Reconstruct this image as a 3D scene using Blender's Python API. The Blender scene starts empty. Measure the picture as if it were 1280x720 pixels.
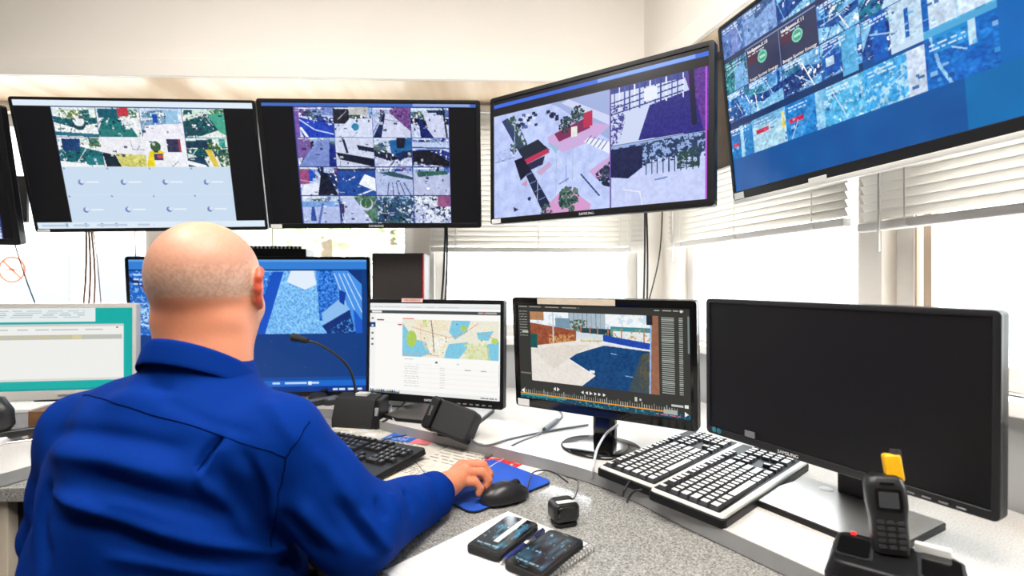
import bpy, bmesh, math, random
import numpy as np
from mathutils import Matrix, Vector
PI = math.pi
R = math.radians
random.seed(5)
scene = bpy.context.scene
COL = scene.collection

# ------------------------------------------------------------------ camera
EYE = 1.2
F = 640.0                       # focal length in pixels of the 1280 wide frame
HORIZON = 358.0
cam_d = bpy.data.cameras.new('camera')
cam_d.sensor_width = 36.0
cam_d.lens = 18.0
cam_d.shift_y = -2.0/1280.0
cam_d.clip_start = 0.02
cam_d.dof.use_dof = True
cam_d.dof.focus_distance = 1.25
cam_d.dof.aperture_fstop = 3.2
cam = bpy.data.objects.new('camera', cam_d)
cam.location = (0, 0, EYE)
cam.rotation_euler = (PI/2, 0, 0)
COL.objects.link(cam)
scene.camera = cam

def at_z(px, py, z):            # a photograph point on a level plane
    y = (EYE - z)*F/(py - HORIZON)
    return Vector(((px - 640)/F*y, y, z))

def at_y(px, py, y):            # a photograph point at a distance
    return Vector(((px - 640)/F*y, y, EYE - (py - HORIZON)/F*y))

# ------------------------------------------------------------------ materials
def srgb(c):
    c = np.asarray(c, dtype=float)/255.0
    return np.where(c <= 0.04045, c/12.92, ((c + 0.055)/1.055)**2.4)

def new_mat(name):
    m = bpy.data.materials.new(name)
    m.use_nodes = True
    nt = m.node_tree
    b = nt.nodes['Principled BSDF']
    return m, nt, b

def mat(name, rgb, rough=0.5, metal=0.0, spec=0.5, noise=0.0, nscale=40.0, bump=0.0, coat=0.0, emit=0.0):
    m, nt, b = new_mat(name)
    c = list(srgb(rgb)) + [1.0]
    b.inputs['Base Color'].default_value = c
    b.inputs['Roughness'].default_value = rough
    b.inputs['Metallic'].default_value = metal
    b.inputs['Specular IOR Level'].default_value = spec
    b.inputs['Coat Weight'].default_value = coat
    if emit:
        b.inputs['Emission Color'].default_value = c
        b.inputs['Emission Strength'].default_value = emit
    tc = nt.nodes.new('ShaderNodeTexCoord')
    nz = nt.nodes.new('ShaderNodeTexNoise')
    nz.inputs['Scale'].default_value = nscale
    nz.inputs['Detail'].default_value = 4
    nt.links.new(tc.outputs['Object'], nz.inputs['Vector'])
    mx = nt.nodes.new('ShaderNodeMixRGB')
    mx.blend_type = 'MULTIPLY'
    mx.inputs['Fac'].default_value = max(noise, 0.04)
    mx.inputs['Color1'].default_value = c
    nt.links.new(nz.outputs['Color'], mx.inputs['Color2'])
    rmp = nt.nodes.new('ShaderNodeValToRGB')
    rmp.color_ramp.elements[0].position = 0.3
    rmp.color_ramp.elements[0].color = (0.3, 0.3, 0.3, 1)
    rmp.color_ramp.elements[1].position = 0.7
    nt.links.new(nz.outputs['Fac'], rmp.inputs['Fac'])
    nt.links.new(rmp.outputs['Color'], mx.inputs['Color2'])
    nt.links.new(mx.outputs['Color'], b.inputs['Base Color'])
    if bump:
        bp = nt.nodes.new('ShaderNodeBump')
        bp.inputs['Strength'].default_value = bump
        bp.inputs['Distance'].default_value = 0.002
        nt.links.new(nz.outputs['Fac'], bp.inputs['Height'])
        nt.links.new(bp.outputs['Normal'], b.inputs['Normal'])
    return m

def speckle(name, base, dark, light, rough):
    m, nt, b = new_mat(name)
    b.inputs['Roughness'].default_value = rough
    tc = nt.nodes.new('ShaderNodeTexCoord')
    nz = nt.nodes.new('ShaderNodeTexNoise')
    nz.inputs['Scale'].default_value = 330
    nz.inputs['Detail'].default_value = 3
    nt.links.new(tc.outputs['Object'], nz.inputs['Vector'])
    r = nt.nodes.new('ShaderNodeValToRGB')
    e = r.color_ramp.elements
    e[0].position = 0.36; e[0].color = list(srgb(dark)) + [1]
    e[1].position = 0.66; e[1].color = list(srgb(light)) + [1]
    x = e.new(0.47); x.color = list(srgb(base)) + [1]
    x = e.new(0.56); x.color = list(srgb(base)) + [1]
    nt.links.new(nz.outputs['Fac'], r.inputs['Fac'])
    nt.links.new(r.outputs['Color'], b.inputs['Base Color'])
    return m

def attr_mat(name, rough=0.6, emit=0.0, spec=0.4, bump=0.0, bscale=300, sss=0.0):
    m, nt, b = new_mat(name)
    a = nt.nodes.new('ShaderNodeAttribute')
    a.attribute_name = 'Col'
    b.inputs['Roughness'].default_value = rough
    b.inputs['Specular IOR Level'].default_value = spec
    if emit:
        b.inputs['Base Color'].default_value = (0.008, 0.008, 0.009, 1)
        nt.links.new(a.outputs['Color'], b.inputs['Emission Color'])
        b.inputs['Emission Strength'].default_value = emit
    else:
        nt.links.new(a.outputs['Color'], b.inputs['Base Color'])
    if sss:
        b.inputs['Subsurface Weight'].default_value = sss
        b.inputs['Subsurface Radius'].default_value = (0.012, 0.004, 0.002)
        b.inputs['Subsurface Scale'].default_value = 0.6
    if bump:
        tc = nt.nodes.new('ShaderNodeTexCoord')
        nz = nt.nodes.new('ShaderNodeTexNoise')
        nz.inputs['Scale'].default_value = bscale
        nz.inputs['Detail'].default_value = 3
        nt.links.new(tc.outputs['Object'], nz.inputs['Vector'])
        bp = nt.nodes.new('ShaderNodeBump')
        bp.inputs['Strength'].default_value = bump
        bp.inputs['Distance'].default_value = 0.001
        nt.links.new(nz.outputs['Fac'], bp.inputs['Height'])
        nt.links.new(bp.outputs['Normal'], b.inputs['Normal'])
    return m

def glass_mat():
    m = bpy.data.materials.new('window_glass')
    m.use_nodes = True
    nt = m.node_tree
    nt.nodes.clear()
    o = nt.nodes.new('ShaderNodeOutputMaterial')
    t = nt.nodes.new('ShaderNodeBsdfTransparent')
    t.inputs['Color'].default_value = (0.97, 0.98, 0.97, 1)
    g = nt.nodes.new('ShaderNodeBsdfGlossy')
    g.inputs['Roughness'].default_value = 0.02
    mx = nt.nodes.new('ShaderNodeMixShader')
    lw = nt.nodes.new('ShaderNodeLayerWeight')
    pw = nt.nodes.new('ShaderNodeMath'); pw.operation = 'POWER'; pw.inputs[1].default_value = 5.0
    ml = nt.nodes.new('ShaderNodeMath'); ml.operation = 'MULTIPLY_ADD'; ml.inputs[1].default_value = 0.6; ml.inputs[2].default_value = 0.025
    nt.links.new(lw.outputs['Facing'], pw.inputs[0]); nt.links.new(pw.outputs[0], ml.inputs[0])
    nt.links.new(ml.outputs[0], mx.inputs[0])
    nt.links.new(t.outputs[0], mx.inputs[1])
    nt.links.new(g.outputs[0], mx.inputs[2])
    nt.links.new(mx.outputs[0], o.inputs['Surface'])
    return m

def wood_reflection_mat(name, c1, c2, rough):
    m, nt, b = new_mat(name)
    b.inputs['Roughness'].default_value = rough
    tc = nt.nodes.new('ShaderNodeTexCoord')
    mp = nt.nodes.new('ShaderNodeMapping')
    mp.inputs['Scale'].default_value = (6, 0.6, 0.6)
    nz = nt.nodes.new('ShaderNodeTexNoise')
    nz.inputs['Scale'].default_value = 1.6
    nz.inputs['Detail'].default_value = 5
    nt.links.new(tc.outputs['Object'], mp.inputs['Vector'])
    nt.links.new(mp.outputs['Vector'], nz.inputs['Vector'])
    r = nt.nodes.new('ShaderNodeValToRGB')
    r.color_ramp.elements[0].position = 0.35
    r.color_ramp.elements[0].color = list(srgb(c1)) + [1]
    r.color_ramp.elements[1].position = 0.65
    r.color_ramp.elements[1].color = list(srgb(c2)) + [1]
    nt.links.new(nz.outputs['Fac'], r.inputs['Fac'])
    nt.links.new(r.outputs['Color'], b.inputs['Base Color'])
    return m

M = dict(
    wall=mat('cream_paint', (246, 239, 230), 0.6, noise=0.05, nscale=3),
    frame=mat('white_frame_paint', (247, 243, 238), 0.45),
    dado=mat('grey_wall_panel', (176, 176, 176), 0.5, noise=0.08, nscale=12),
    header=wood_reflection_mat('beige_laminate', (216, 186, 156), (240, 218, 192), 0.28),  # pale streaks in the wood tone imitate reflections on the glossy underside
    rear_wall=mat('taupe_paint', (128, 120, 112), 0.7, noise=.05, nscale=3),
    slat=None,
    floor=mat('grey_vinyl', (92, 90, 90), 0.5, noise=0.2, nscale=8),
    ceiling=mat('white_ceiling', (240, 238, 232), 0.8),
    rear=speckle('pale_speckled_laminate', (216, 211, 205), (196, 190, 184), (228, 224, 220), 0.2),
    front=speckle('grey_speckled_laminate', (148, 146, 142), (100, 98, 95), (186, 184, 180), 0.17),
    edge=mat('grey_edge_band', (150, 150, 150), 0.5, noise=0.1),
    leg=mat('cream_panel', (228, 214, 192), 0.5),
    dark_panel=mat('dark_panel', (22, 21, 23), 0.6),
    black=mat('black_plastic', (19, 19, 21), 0.42, spec=.28, noise=0.1, nscale=200),
    gloss=mat('gloss_black', (12, 12, 13), 0.12, spec=0.6),
    matte=mat('matte_black', (26, 26, 28), 0.7, noise=0.2, nscale=300, bump=0.2),
    satin=mat('satin_black', (30, 30, 32), 0.35),
    off=mat('dark_screen', (17, 17, 19), 0.38, spec=0.35),
    silver=mat('brushed_silver', (176, 172, 168), 0.3, metal=0.85, noise=0.1, nscale=90),
    silverp=mat('silver_plastic', (205, 203, 198), 0.4),
    chrome=mat('chrome', (210, 210, 212), 0.12, metal=1.0),
    grey=mat('grey_plastic', (120, 120, 124), 0.45),
    white=mat('white_plastic', (232, 231, 228), 0.5),
    paper=mat('white_paper', (222, 221, 220), 0.8, noise=0.06, nscale=10),
    letter=mat('letter_white', (225, 225, 228), 0.5),
    lettergrey=mat('letter_grey', (150, 150, 155), 0.5),
    letterdark=mat('letter_dark', (40, 40, 44), 0.5),
    red=mat('red_plastic', (190, 30, 34), 0.45),
    pink=mat('pink_sticker', (236, 196, 190), 0.6),
    tape=mat('masking_tape', (216, 200, 178), 0.7, noise=0.12, nscale=60),
    yellow=mat('yellow_tape', (250, 186, 10), 0.45, noise=0.08, nscale=80),
    blue_pad=mat('blue_cloth', (14, 74, 178), 0.85, noise=0.12, nscale=500, bump=0.3),
    rubber=mat('black_rubber', (18, 18, 20), 0.8),
    brown=mat('brown_laminate', (74, 60, 50), 0.35, noise=0.45, nscale=26),
    brown_block=mat('brown_card', (120, 84, 52), 0.7, noise=0.2, nscale=30),
    purple=mat('violet_card', (110, 104, 190), 0.7),
    cable=mat('black_cable', (24, 24, 27), 0.45),
    cable_brown=mat('brown_cable', (120, 84, 72), 0.5),
    cable_white=mat('pale_cable', (196, 198, 202), 0.45),
    cable_grey=mat('grey_cable', (92, 96, 104), 0.45),
    shirt=None,
    seam=mat('navy_thread', (0, 14, 52), 0.9, spec=.03),
    trousers=mat('dark_trousers', (24, 26, 36), 0.85, noise=0.2, nscale=300),
    shoe=mat('black_leather', (18, 17, 17), 0.4),
    chair=mat('charcoal_fabric', (38, 38, 42), 0.9, noise=0.2, nscale=400),
    bark=mat('grey_bark', (120, 104, 86), 0.9, noise=0.4, nscale=20),
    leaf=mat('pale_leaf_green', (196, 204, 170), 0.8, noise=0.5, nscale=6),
    asphalt=mat('pale_asphalt', (196, 194, 190), 0.9, noise=0.1, nscale=2),
    render=mat('pale_render', (214, 206, 196), 0.9, noise=0.06, nscale=2),
    roofing=mat('grey_roofing', (140, 136, 134), 0.8),
    dimglass=mat('dim_glass', (96, 104, 114), 0.2),
    glass=glass_mat(),
    screen=attr_mat('lit_screen', rough=0.25, emit=1.0, spec=0.18),
    print=attr_mat('printed_sheet', rough=0.75),
    skin=attr_mat('skin', rough=0.46, spec=0.42, bump=0.22, bscale=260, sss=0.1),
    lamp=mat('lamp_diffuser', (255, 250, 243), 0.5, emit=28.0),
    gilded=mat('sign_pale_red', (250, 206, 196), 0.6),
)

def slat_mat():
    m, nt, b = new_mat('white_blind_slat')
    b.inputs['Base Color'].default_value = (.86, .83, .79, 1)
    b.inputs['Roughness'].default_value = .45
    t = nt.nodes.new('ShaderNodeBsdfTranslucent')
    t.inputs['Color'].default_value = (.86, .82, .76, 1)
    mx = nt.nodes.new('ShaderNodeMixShader')
    mx.inputs[0].default_value = .38
    nt.links.new(b.outputs[0], mx.inputs[1])
    nt.links.new(t.outputs[0], mx.inputs[2])
    nt.links.new(mx.outputs[0], nt.nodes['Material Output'].inputs['Surface'])
    return m
M['slat'] = slat_mat()
def film(name, rgb):
    m, nt, b = new_mat(name)
    b.inputs['Base Color'].default_value = list(srgb(rgb)) + [1]
    t = nt.nodes.new('ShaderNodeBsdfTransparent')
    t.inputs['Color'].default_value = list(srgb(rgb)) + [1]
    mx = nt.nodes.new('ShaderNodeMixShader')
    mx.inputs[0].default_value = .75
    nt.links.new(b.outputs[0], mx.inputs[1]); nt.links.new(t.outputs[0], mx.inputs[2])
    nt.links.new(mx.outputs[0], nt.nodes['Material Output'].inputs['Surface'])
    return m
M['gilded'] = film('pale_red_film', (250, 176, 160))

def shirt_mat():
    m, nt, b = new_mat('royal_blue_shirt_cloth')
    b.inputs['Base Color'].default_value = list(srgb((0, 41, 120))) + [1]
    b.inputs['Roughness'].default_value = 0.8
    b.inputs['Specular IOR Level'].default_value = 0.06
    b.inputs['Sheen Weight'].default_value = 0.03
    b.inputs['Sheen Tint'].default_value = list(srgb((20, 90, 255))) + [1]
    tc = nt.nodes.new('ShaderNodeTexCoord')
    nz = nt.nodes.new('ShaderNodeTexNoise')
    nz.inputs['Scale'].default_value = 700
    nz2 = nt.nodes.new('ShaderNodeTexNoise')
    nz2.inputs['Scale'].default_value = 9
    nz2.inputs['Detail'].default_value = 2
    nt.links.new(tc.outputs['Object'], nz.inputs['Vector'])
    nt.links.new(tc.outputs['Object'], nz2.inputs['Vector'])
    b1 = nt.nodes.new('ShaderNodeBump')
    b1.inputs['Strength'].default_value = 0.25
    b1.inputs['Distance'].default_value = 0.001
    b2 = nt.nodes.new('ShaderNodeBump')
    b2.inputs['Strength'].default_value = 0.35
    b2.inputs['Distance'].default_value = 0.012
    nt.links.new(nz.outputs['Fac'], b1.inputs['Height'])
    nt.links.new(nz2.outputs['Fac'], b2.inputs['Height'])
    nt.links.new(b2.outputs['Normal'], b1.inputs['Normal'])
    nt.links.new(b1.outputs['Normal'], b.inputs['Normal'])
    return m
M['shirt'] = shirt_mat()

# ------------------------------------------------------------------ mesh building
class MB:
    def __init__(s):
        s.v = []; s.f = []; s.m = []
    def add(s, vs, fs, mi=0, T=None):
        n = len(s.v)
        for p in vs:
            p = Vector(p)
            if T is not None: p = T @ p
            s.v.append(p)
        for f in fs:
            s.f.append([n + i for i in f]); s.m.append(mi)
        return s
    def box(s, x0, y0, z0, x1, y1, z1, mi=0, T=None):
        vs = [(x0,y0,z0),(x1,y0,z0),(x1,y1,z0),(x0,y1,z0),(x0,y0,z1),(x1,y0,z1),(x1,y1,z1),(x0,y1,z1)]
        return s.add(vs, [(0,3,2,1),(4,5,6,7),(0,1,5,4),(1,2,6,5),(2,3,7,6),(3,0,4,7)], mi, T)
    def prism(s, poly, z0, z1, mi=0, T=None, top=None):
        n = len(poly)
        a = sum(poly[i][0]*poly[(i+1) % n][1] - poly[(i+1) % n][0]*poly[i][1] for i in range(n))
        if a < 0: poly = poly[::-1]
        tp = poly
        if top is not None:
            cx = sum(p[0] for p in poly)/n; cy = sum(p[1] for p in poly)/n
            tp = [(cx + (p[0]-cx)*top, cy + (p[1]-cy)*top) for p in poly]
        vs = [(p[0], p[1], z0) for p in poly] + [(p[0], p[1], z1) for p in tp]
        fs = [list(range(n))[::-1], list(range(n, 2*n))]
        fs += [(i, (i+1) % n, n + (i+1) % n, n + i) for i in range(n)]
        return s.add(vs, fs, mi, T)
    def tube(s, pts, r, n=8, mi=0, T=None, closed=False, flat=1.0):
        pts = [Vector(p) for p in pts]
        rr = r if isinstance(r, (list, tuple)) else [r]*len(pts)
        vs = []; fs = []
        up = None
        for i, p in enumerate(pts):
            d = (pts[min(i+1, len(pts)-1)] - pts[max(i-1, 0)]).normalized()
            if up is None:
                up = Vector((0, 0, 1)) if abs(d.z) < 0.9 else Vector((1, 0, 0))
            u = (up - d*up.dot(d)).normalized()
            w = d.cross(u)
            up = u
            for k in range(n):
                a = 2*PI*k/n
                vs.append(p + (u*math.cos(a)*flat + w*math.sin(a))*rr[i])
        for i in range(len(pts)-1):
            for k in range(n):
                k2 = (k+1) % n
                fs.append((i*n+k, i*n+k2, (i+1)*n+k2, (i+1)*n+k))
        fs.append(list(range(n))[::-1])
        fs.append([(len(pts)-1)*n + k for k in range(n)])
        return s.add(vs, fs, mi, T)
    def lathe(s, prof, n=28, mi=0, T=None, sx=1.0, sy=1.0):
        vs = []; fs = []
        for (r, z) in prof:
            for k in range(n):
                a = 2*PI*k/n
                vs.append((r*math.cos(a)*sx, r*math.sin(a)*sy, z))
        for i in range(len(prof)-1):
            for k in range(n):
                k2 = (k+1) % n
                fs.append((i*n+k, i*n+k2, (i+1)*n+k2, (i+1)*n+k))
        fs.append(list(range(n))[::-1])
        fs.append([(len(prof)-1)*n + k for k in range(n)])
        return s.add(vs, fs, mi, T)
    def build(s, name, mats, parent=None, smooth=False, bevel=0.0, seg=2, loc=None, auto=None):
        me = bpy.data.meshes.new(name)
        me.from_pydata([tuple(v) for v in s.v], [], s.f)
        if not isinstance(mats, (list, tuple)): mats = [mats]
        for m in mats: me.materials.append(m)
        me.polygons.foreach_set('material_index', s.m)
        if smooth: me.polygons.foreach_set('use_smooth', [True]*len(me.polygons))
        me.update()
        o = bpy.data.objects.new(name, me)
        COL.objects.link(o)
        if parent is not None: o.parent = parent
        if loc is not None: o.location = loc
        if bevel:
            b = o.modifiers.new('bevel', 'BEVEL')
            b.width = bevel; b.segments = seg; b.limit_method = 'ANGLE'; b.angle_limit = R(40)
            o.data.polygons.foreach_set('use_smooth', [True]*len(o.data.polygons))
            w = o.modifiers.new('normals', 'WEIGHTED_NORMAL')
            w.keep_sharp = False
        return o

def rrect(w, h, r, n=5, cx=0.0, cy=0.0):
    pts = []
    for (sx, sy, a0) in ((1, 1, 0), (-1, 1, 90), (-1, -1, 180), (1, -1, 270)):
        for i in range(n+1):
            a = R(a0 + 90*i/n)
            pts.append((cx + sx*(w/2-r) + r*math.cos(a), cy + sy*(h/2-r) + r*math.sin(a)))
    return pts

def curve_pts(ctrl, per=8):
    P = [Vector(p) for p in ctrl]
    if len(P) < 3:
        return [P[0].lerp(P[-1], i/per) for i in range(per+1)]
    P = [P[0]*2 - P[1]] + P + [P[-1]*2 - P[-2]]
    out = []
    for i in range(1, len(P)-2):
        for k in range(per):
            t = k/per
            a, b, c, d = P[i-1], P[i], P[i+1], P[i+2]
            out.append(0.5*((2*b) + (c-a)*t + (2*a-5*b+4*c-d)*t*t + (-a+3*b-3*c+d)*t**3))
    out.append(P[-2])
    return out

def thing(name, label, cat, loc=(0, 0, 0), rz=0.0, group=None):
    o = bpy.data.objects.new(name, None)
    o.empty_display_size = 0.05
    COL.objects.link(o)
    o.location = loc
    o.rotation_euler = (0, 0, rz)
    return tag(o, label, cat, group)

def tag(o, label, cat, group=None):
    o['label'] = label
    o['category'] = cat
    if group: o['group'] = group
    return o

def struct(o):
    o['kind'] = 'structure'
    return o

def text(name, body, size, m, parent, T, align='CENTER', extrude=0.0003):
    cu = bpy.data.curves.new(name, 'FONT')
    cu.body = body
    cu.size = size
    cu.align_x = align
    cu.align_y = 'CENTER'
    cu.extrude = extrude
    cu.resolution_u = 3
    cu.materials.append(m)
    tmp = bpy.data.objects.new(name + '_outline', cu)
    COL.objects.link(tmp)
    dg = bpy.context.evaluated_depsgraph_get()
    me = bpy.data.meshes.new_from_object(tmp.evaluated_get(dg))
    bpy.data.objects.remove(tmp)
    bpy.data.curves.remove(cu)
    me.name = name
    me.transform(T)
    o = bpy.data.objects.new(name, me)
    COL.objects.link(o)
    o.parent = parent
    return o

def colour_grid(name, cols, T, m, parent, x0, x1, z0, z1, y=0.0, flat=False):
    """a fine flat mesh whose points carry the picture shown on a screen or printed on a sheet (cols: rows top first, sRGB 0-255)"""
    h, w = cols.shape[:2]
    xs = np.linspace(x0, x1, w); zs = np.linspace(z1, z0, h)
    X, Z = np.meshgrid(xs, zs)
    if flat: pts = np.stack([X, Z, np.full_like(X, y)], -1).reshape(-1, 3)
    else: pts = np.stack([X, np.full_like(X, y), Z], -1).reshape(-1, 3)
    if T is not None:
        A = np.array(T)
        pts = pts @ A[:3, :3].T + A[:3, 3]
    me = bpy.data.meshes.new(name)
    n = (w-1)*(h-1)
    i = (np.arange(h-1)[:, None]*w + np.arange(w-1)[None, :]).reshape(-1)
    q = np.stack([i, i+w, i+w+1, i+1], -1).astype(np.int32)
    me.vertices.add(w*h); me.loops.add(4*n); me.polygons.add(n)
    me.vertices.foreach_set('co', pts.astype(np.float32).reshape(-1))
    me.loops.foreach_set('vertex_index', q.reshape(-1))
    me.polygons.foreach_set('loop_start', np.arange(0, 4*n, 4, dtype=np.int32))
    me.update(calc_edges=True)
    at = me.color_attributes.new('Col', 'FLOAT_COLOR', 'POINT')
    c = np.ones((w*h, 4), dtype=np.float32)
    c[:, :3] = srgb(np.clip(cols, 0, 255)).reshape(-1, 3)
    at.data.foreach_set('color', c.reshape(-1))
    me.materials.append(m)
    o = bpy.data.objects.new(name, me)
    COL.objects.link(o)
    if parent is not None: o.parent = parent
    return o

# ------------------------------------------------------------------ picture painter
class Cv:
    def __init__(s, w, h, c=(0, 0, 0), seed=1):
        s.w, s.h = w, h
        s.a = np.zeros((h, w, 3)) + np.array(c, float)
        s.X, s.Y = np.meshgrid((np.arange(w)+.5)/w, (np.arange(h)+.5)/h)
        s.rs = np.random.RandomState(seed)
        s.clip = None
        s.box_ = (0, 0, 1, 1)
    def cell(s, x0, y0, x1, y1):
        s.box_ = (x0, y0, x1, y1)
        s.clip = (s.X >= x0) & (s.X < x1) & (s.Y >= y0) & (s.Y < y1)
        return s
    def whole(s):
        s.box_ = (0, 0, 1, 1); s.clip = None
        return s
    def tr(s, x, y):
        b = s.box_
        return b[0] + x*(b[2]-b[0]), b[1] + y*(b[3]-b[1])
    def put(s, mask, c, al=1.0):
        if s.clip is not None: mask = mask & s.clip
        s.a[mask] = s.a[mask]*(1-al) + np.array(c, float)*al
        return s
    def rect(s, x0, y0, x1, y1, c, al=1.0):
        x0, y0 = s.tr(x0, y0); x1, y1 = s.tr(x1, y1)
        return s.put((s.X >= x0) & (s.X < x1) & (s.Y >= y0) & (s.Y < y1), c, al)
    def poly_mask(s, pts):
        pts = [s.tr(*p) for p in pts]
        m = np.zeros(s.X.shape, bool)
        n = len(pts)
        for i in range(n):
            (xa, ya), (xb, yb) = pts[i], pts[(i+1) % n]
            if abs(ya-yb) < 1e-9: continue
            c = ((ya > s.Y) != (yb > s.Y)) & (s.X < (xb-xa)*(s.Y-ya)/(yb-ya) + xa)
            m ^= c
        return m
    def poly(s, pts, c, al=1.0):
        return s.put(s.poly_mask(pts), c, al)
    def line(s, pts, w, c, al=1.0):
        asp = s.w/s.h
        for p, q in zip(pts[:-1], pts[1:]):
            (xa, ya), (xb, yb) = s.tr(*p), s.tr(*q)
            dx, dy = (xb-xa)*asp, yb-ya
            L = dx*dx + dy*dy + 1e-12
            t = np.clip((((s.X-xa)*asp)*dx + (s.Y-ya)*dy)/L, 0, 1)
            d = np.hypot((s.X-xa)*asp - t*dx, (s.Y-ya) - t*dy)
            s.put(d < w/2, c, al)
        return s
    def circ(s, x, y, r, c, al=1.0, ry=None):
        x, y = s.tr(x, y)
        asp = s.w/s.h
        return s.put(((s.X-x)*asp/r)**2 + ((s.Y-y)/(ry or r))**2 < 1, c, al)
    def field(s, k):
        n = s.rs.rand(k+2, int(k*1.8)+2)
        yy = s.Y*k; xx = s.X*int(k*1.8)
        i = yy.astype(int); j = xx.astype(int)
        u = yy-i; v = xx-j
        return (n[i, j]*(1-u)*(1-v) + n[i+1, j]*u*(1-v) + n[i, j+1]*(1-u)*v + n[i+1, j+1]*u*v)
    def noise(s, mask, amp, k=60):
        f = (s.field(k)-.5)*2*amp
        if mask is None: mask = np.ones(s.X.shape, bool)
        if s.clip is not None: mask = mask & s.clip
        s.a[mask] += f[mask][:, None]
        return s
    def blobs(s, mask, c, th=.5, k=40):
        f = .46*s.field(k) + .31*s.field(int(k*2.1)) + .23*s.field(int(k*4.3))
        if mask is None: mask = np.ones(s.X.shape, bool)
        return s.put(mask & (f > .5 + (th-.5)*.62), c)
    def grit(s, a=15):
        s.noise(None, a, 120)
        s.noise(None, a*.8, 40)
        for i in range(9):
            x, y = s.rs.rand(), s.rs.uniform(.1, .95)
            g = s.rs.rand()
            c = (240, 244, 252) if g > .55 else (24, 36, 74)
            s.rect(x, y, x + s.rs.uniform(.02, .10), y + s.rs.uniform(.02, .09), c, .75)
        for i in range(3):
            x, y = s.rs.rand(), s.rs.rand()
            s.line([(x, y), (x + s.rs.uniform(-.4, .4), y + s.rs.uniform(-.3, .3))], .004, (30, 44, 90) if i % 2 else (226, 232, 246), .8)
        s.dashes(.05, .02, .55, .075, 1, (235, 240, 252), .5, .8)
        return s
    def tree(s, x, y, r, c1, c2, n=70):
        for i in range(n):
            a = s.rs.rand()*6.283; q = r*s.rs.rand()**.6
            t = s.rs.rand()
            c = [c1[k]*(1-t) + c2[k]*t for k in range(3)]
            s.circ(x + q*math.cos(a)*.8, y + q*math.sin(a)*1.1, r*(s.box_[3]-s.box_[1])*s.rs.uniform(.06, .22), c)
        return s
    def dashes(s, x0, y0, x1, y1, rows, c, gap=.5, al=1.0):
        for i in range(rows):
            y = y0 + (y1-y0)*(i+.2)/rows
            x = x0
            while x < x1:
                L = (x1-x0)*s.rs.uniform(.08, .3)
                s.rect(x, y, min(x+L, x1), y + (y1-y0)/rows*gap, c, al)
                x += L + (x1-x0)*s.rs.uniform(.02, .1)
        return s
    def up(s):
        return np.clip(s.a, 0, 255)

def scenic(c, b, pal, seed, dark=True):
    """one small camera view: sky or wall, ground, a hard shadow, fence lines, trees"""
    rs = np.random.RandomState(seed)
    c.rs = rs
    c.cell(*b)
    sky, ground, shadow, accent, tree = pal
    c.rect(0, 0, 1, 1, ground)
    hz = rs.uniform(.12, .38)
    c.rect(0, 0, 1, hz, sky)
    for i in range(rs.randint(2, 5)):
        x = rs.rand()
        c.rect(x, rs.uniform(0, hz*.6), x + rs.uniform(.08, .3), hz + rs.uniform(0, .2), [accent, shadow, sky][rs.randint(3)])
    k = rs.randint(4)
    x = rs.uniform(.1, .5)
    if k == 0: c.poly([(0, .45), (x+.2, hz+.1), (1, .5), (1, 1), (0, 1)], shadow); c.poly([(x, 1), (.9, .7), (1, .8), (1, 1)], ground)
    elif k == 1: c.poly([(x, hz), (x+.18, hz), (x+.6, 1), (x-.3, 1)], shadow)
    elif k == 2: c.poly([(0, hz+.08), (.5, hz+.2), (1, hz+.12), (1, hz+.32), (.4, hz+.45), (0, hz+.28)], shadow)
    else: c.poly([(.5, hz), (1, hz+.1), (1, .75), (.75, .9)], shadow)
    for i in range(rs.randint(2, 5)):
        xa = rs.rand(); xb = xa + rs.uniform(-.5, .5)
        c.line([(xa, hz), (xb, 1)], .006, [sky, shadow, (250, 252, 255)][rs.randint(3)])
    t = rs.rand()
    m = c.poly_mask([(t-.25, hz-.1), (t+.2, hz-.12), (t+.3, hz+.16), (t-.2, hz+.14)])
    c.blobs(m, tree, .45, 70)
    c.blobs(None, (250, 252, 255), .80, 45)
    c.blobs(None, shadow, .82, 60)
    c.noise(None, 26, 90)
    c.dashes(.04, .02, .5, .08, 1, (245, 248, 255), .5)
    c.dashes(.1, .93, .8, .98, 1, (235, 240, 255), .5, .6)
    c.line([(0, 0), (1, 0)], .008, (60, 80, 150)); c.line([(0, 0), (0, 1)], .008, (60, 80, 150))
    c.whole()

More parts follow.
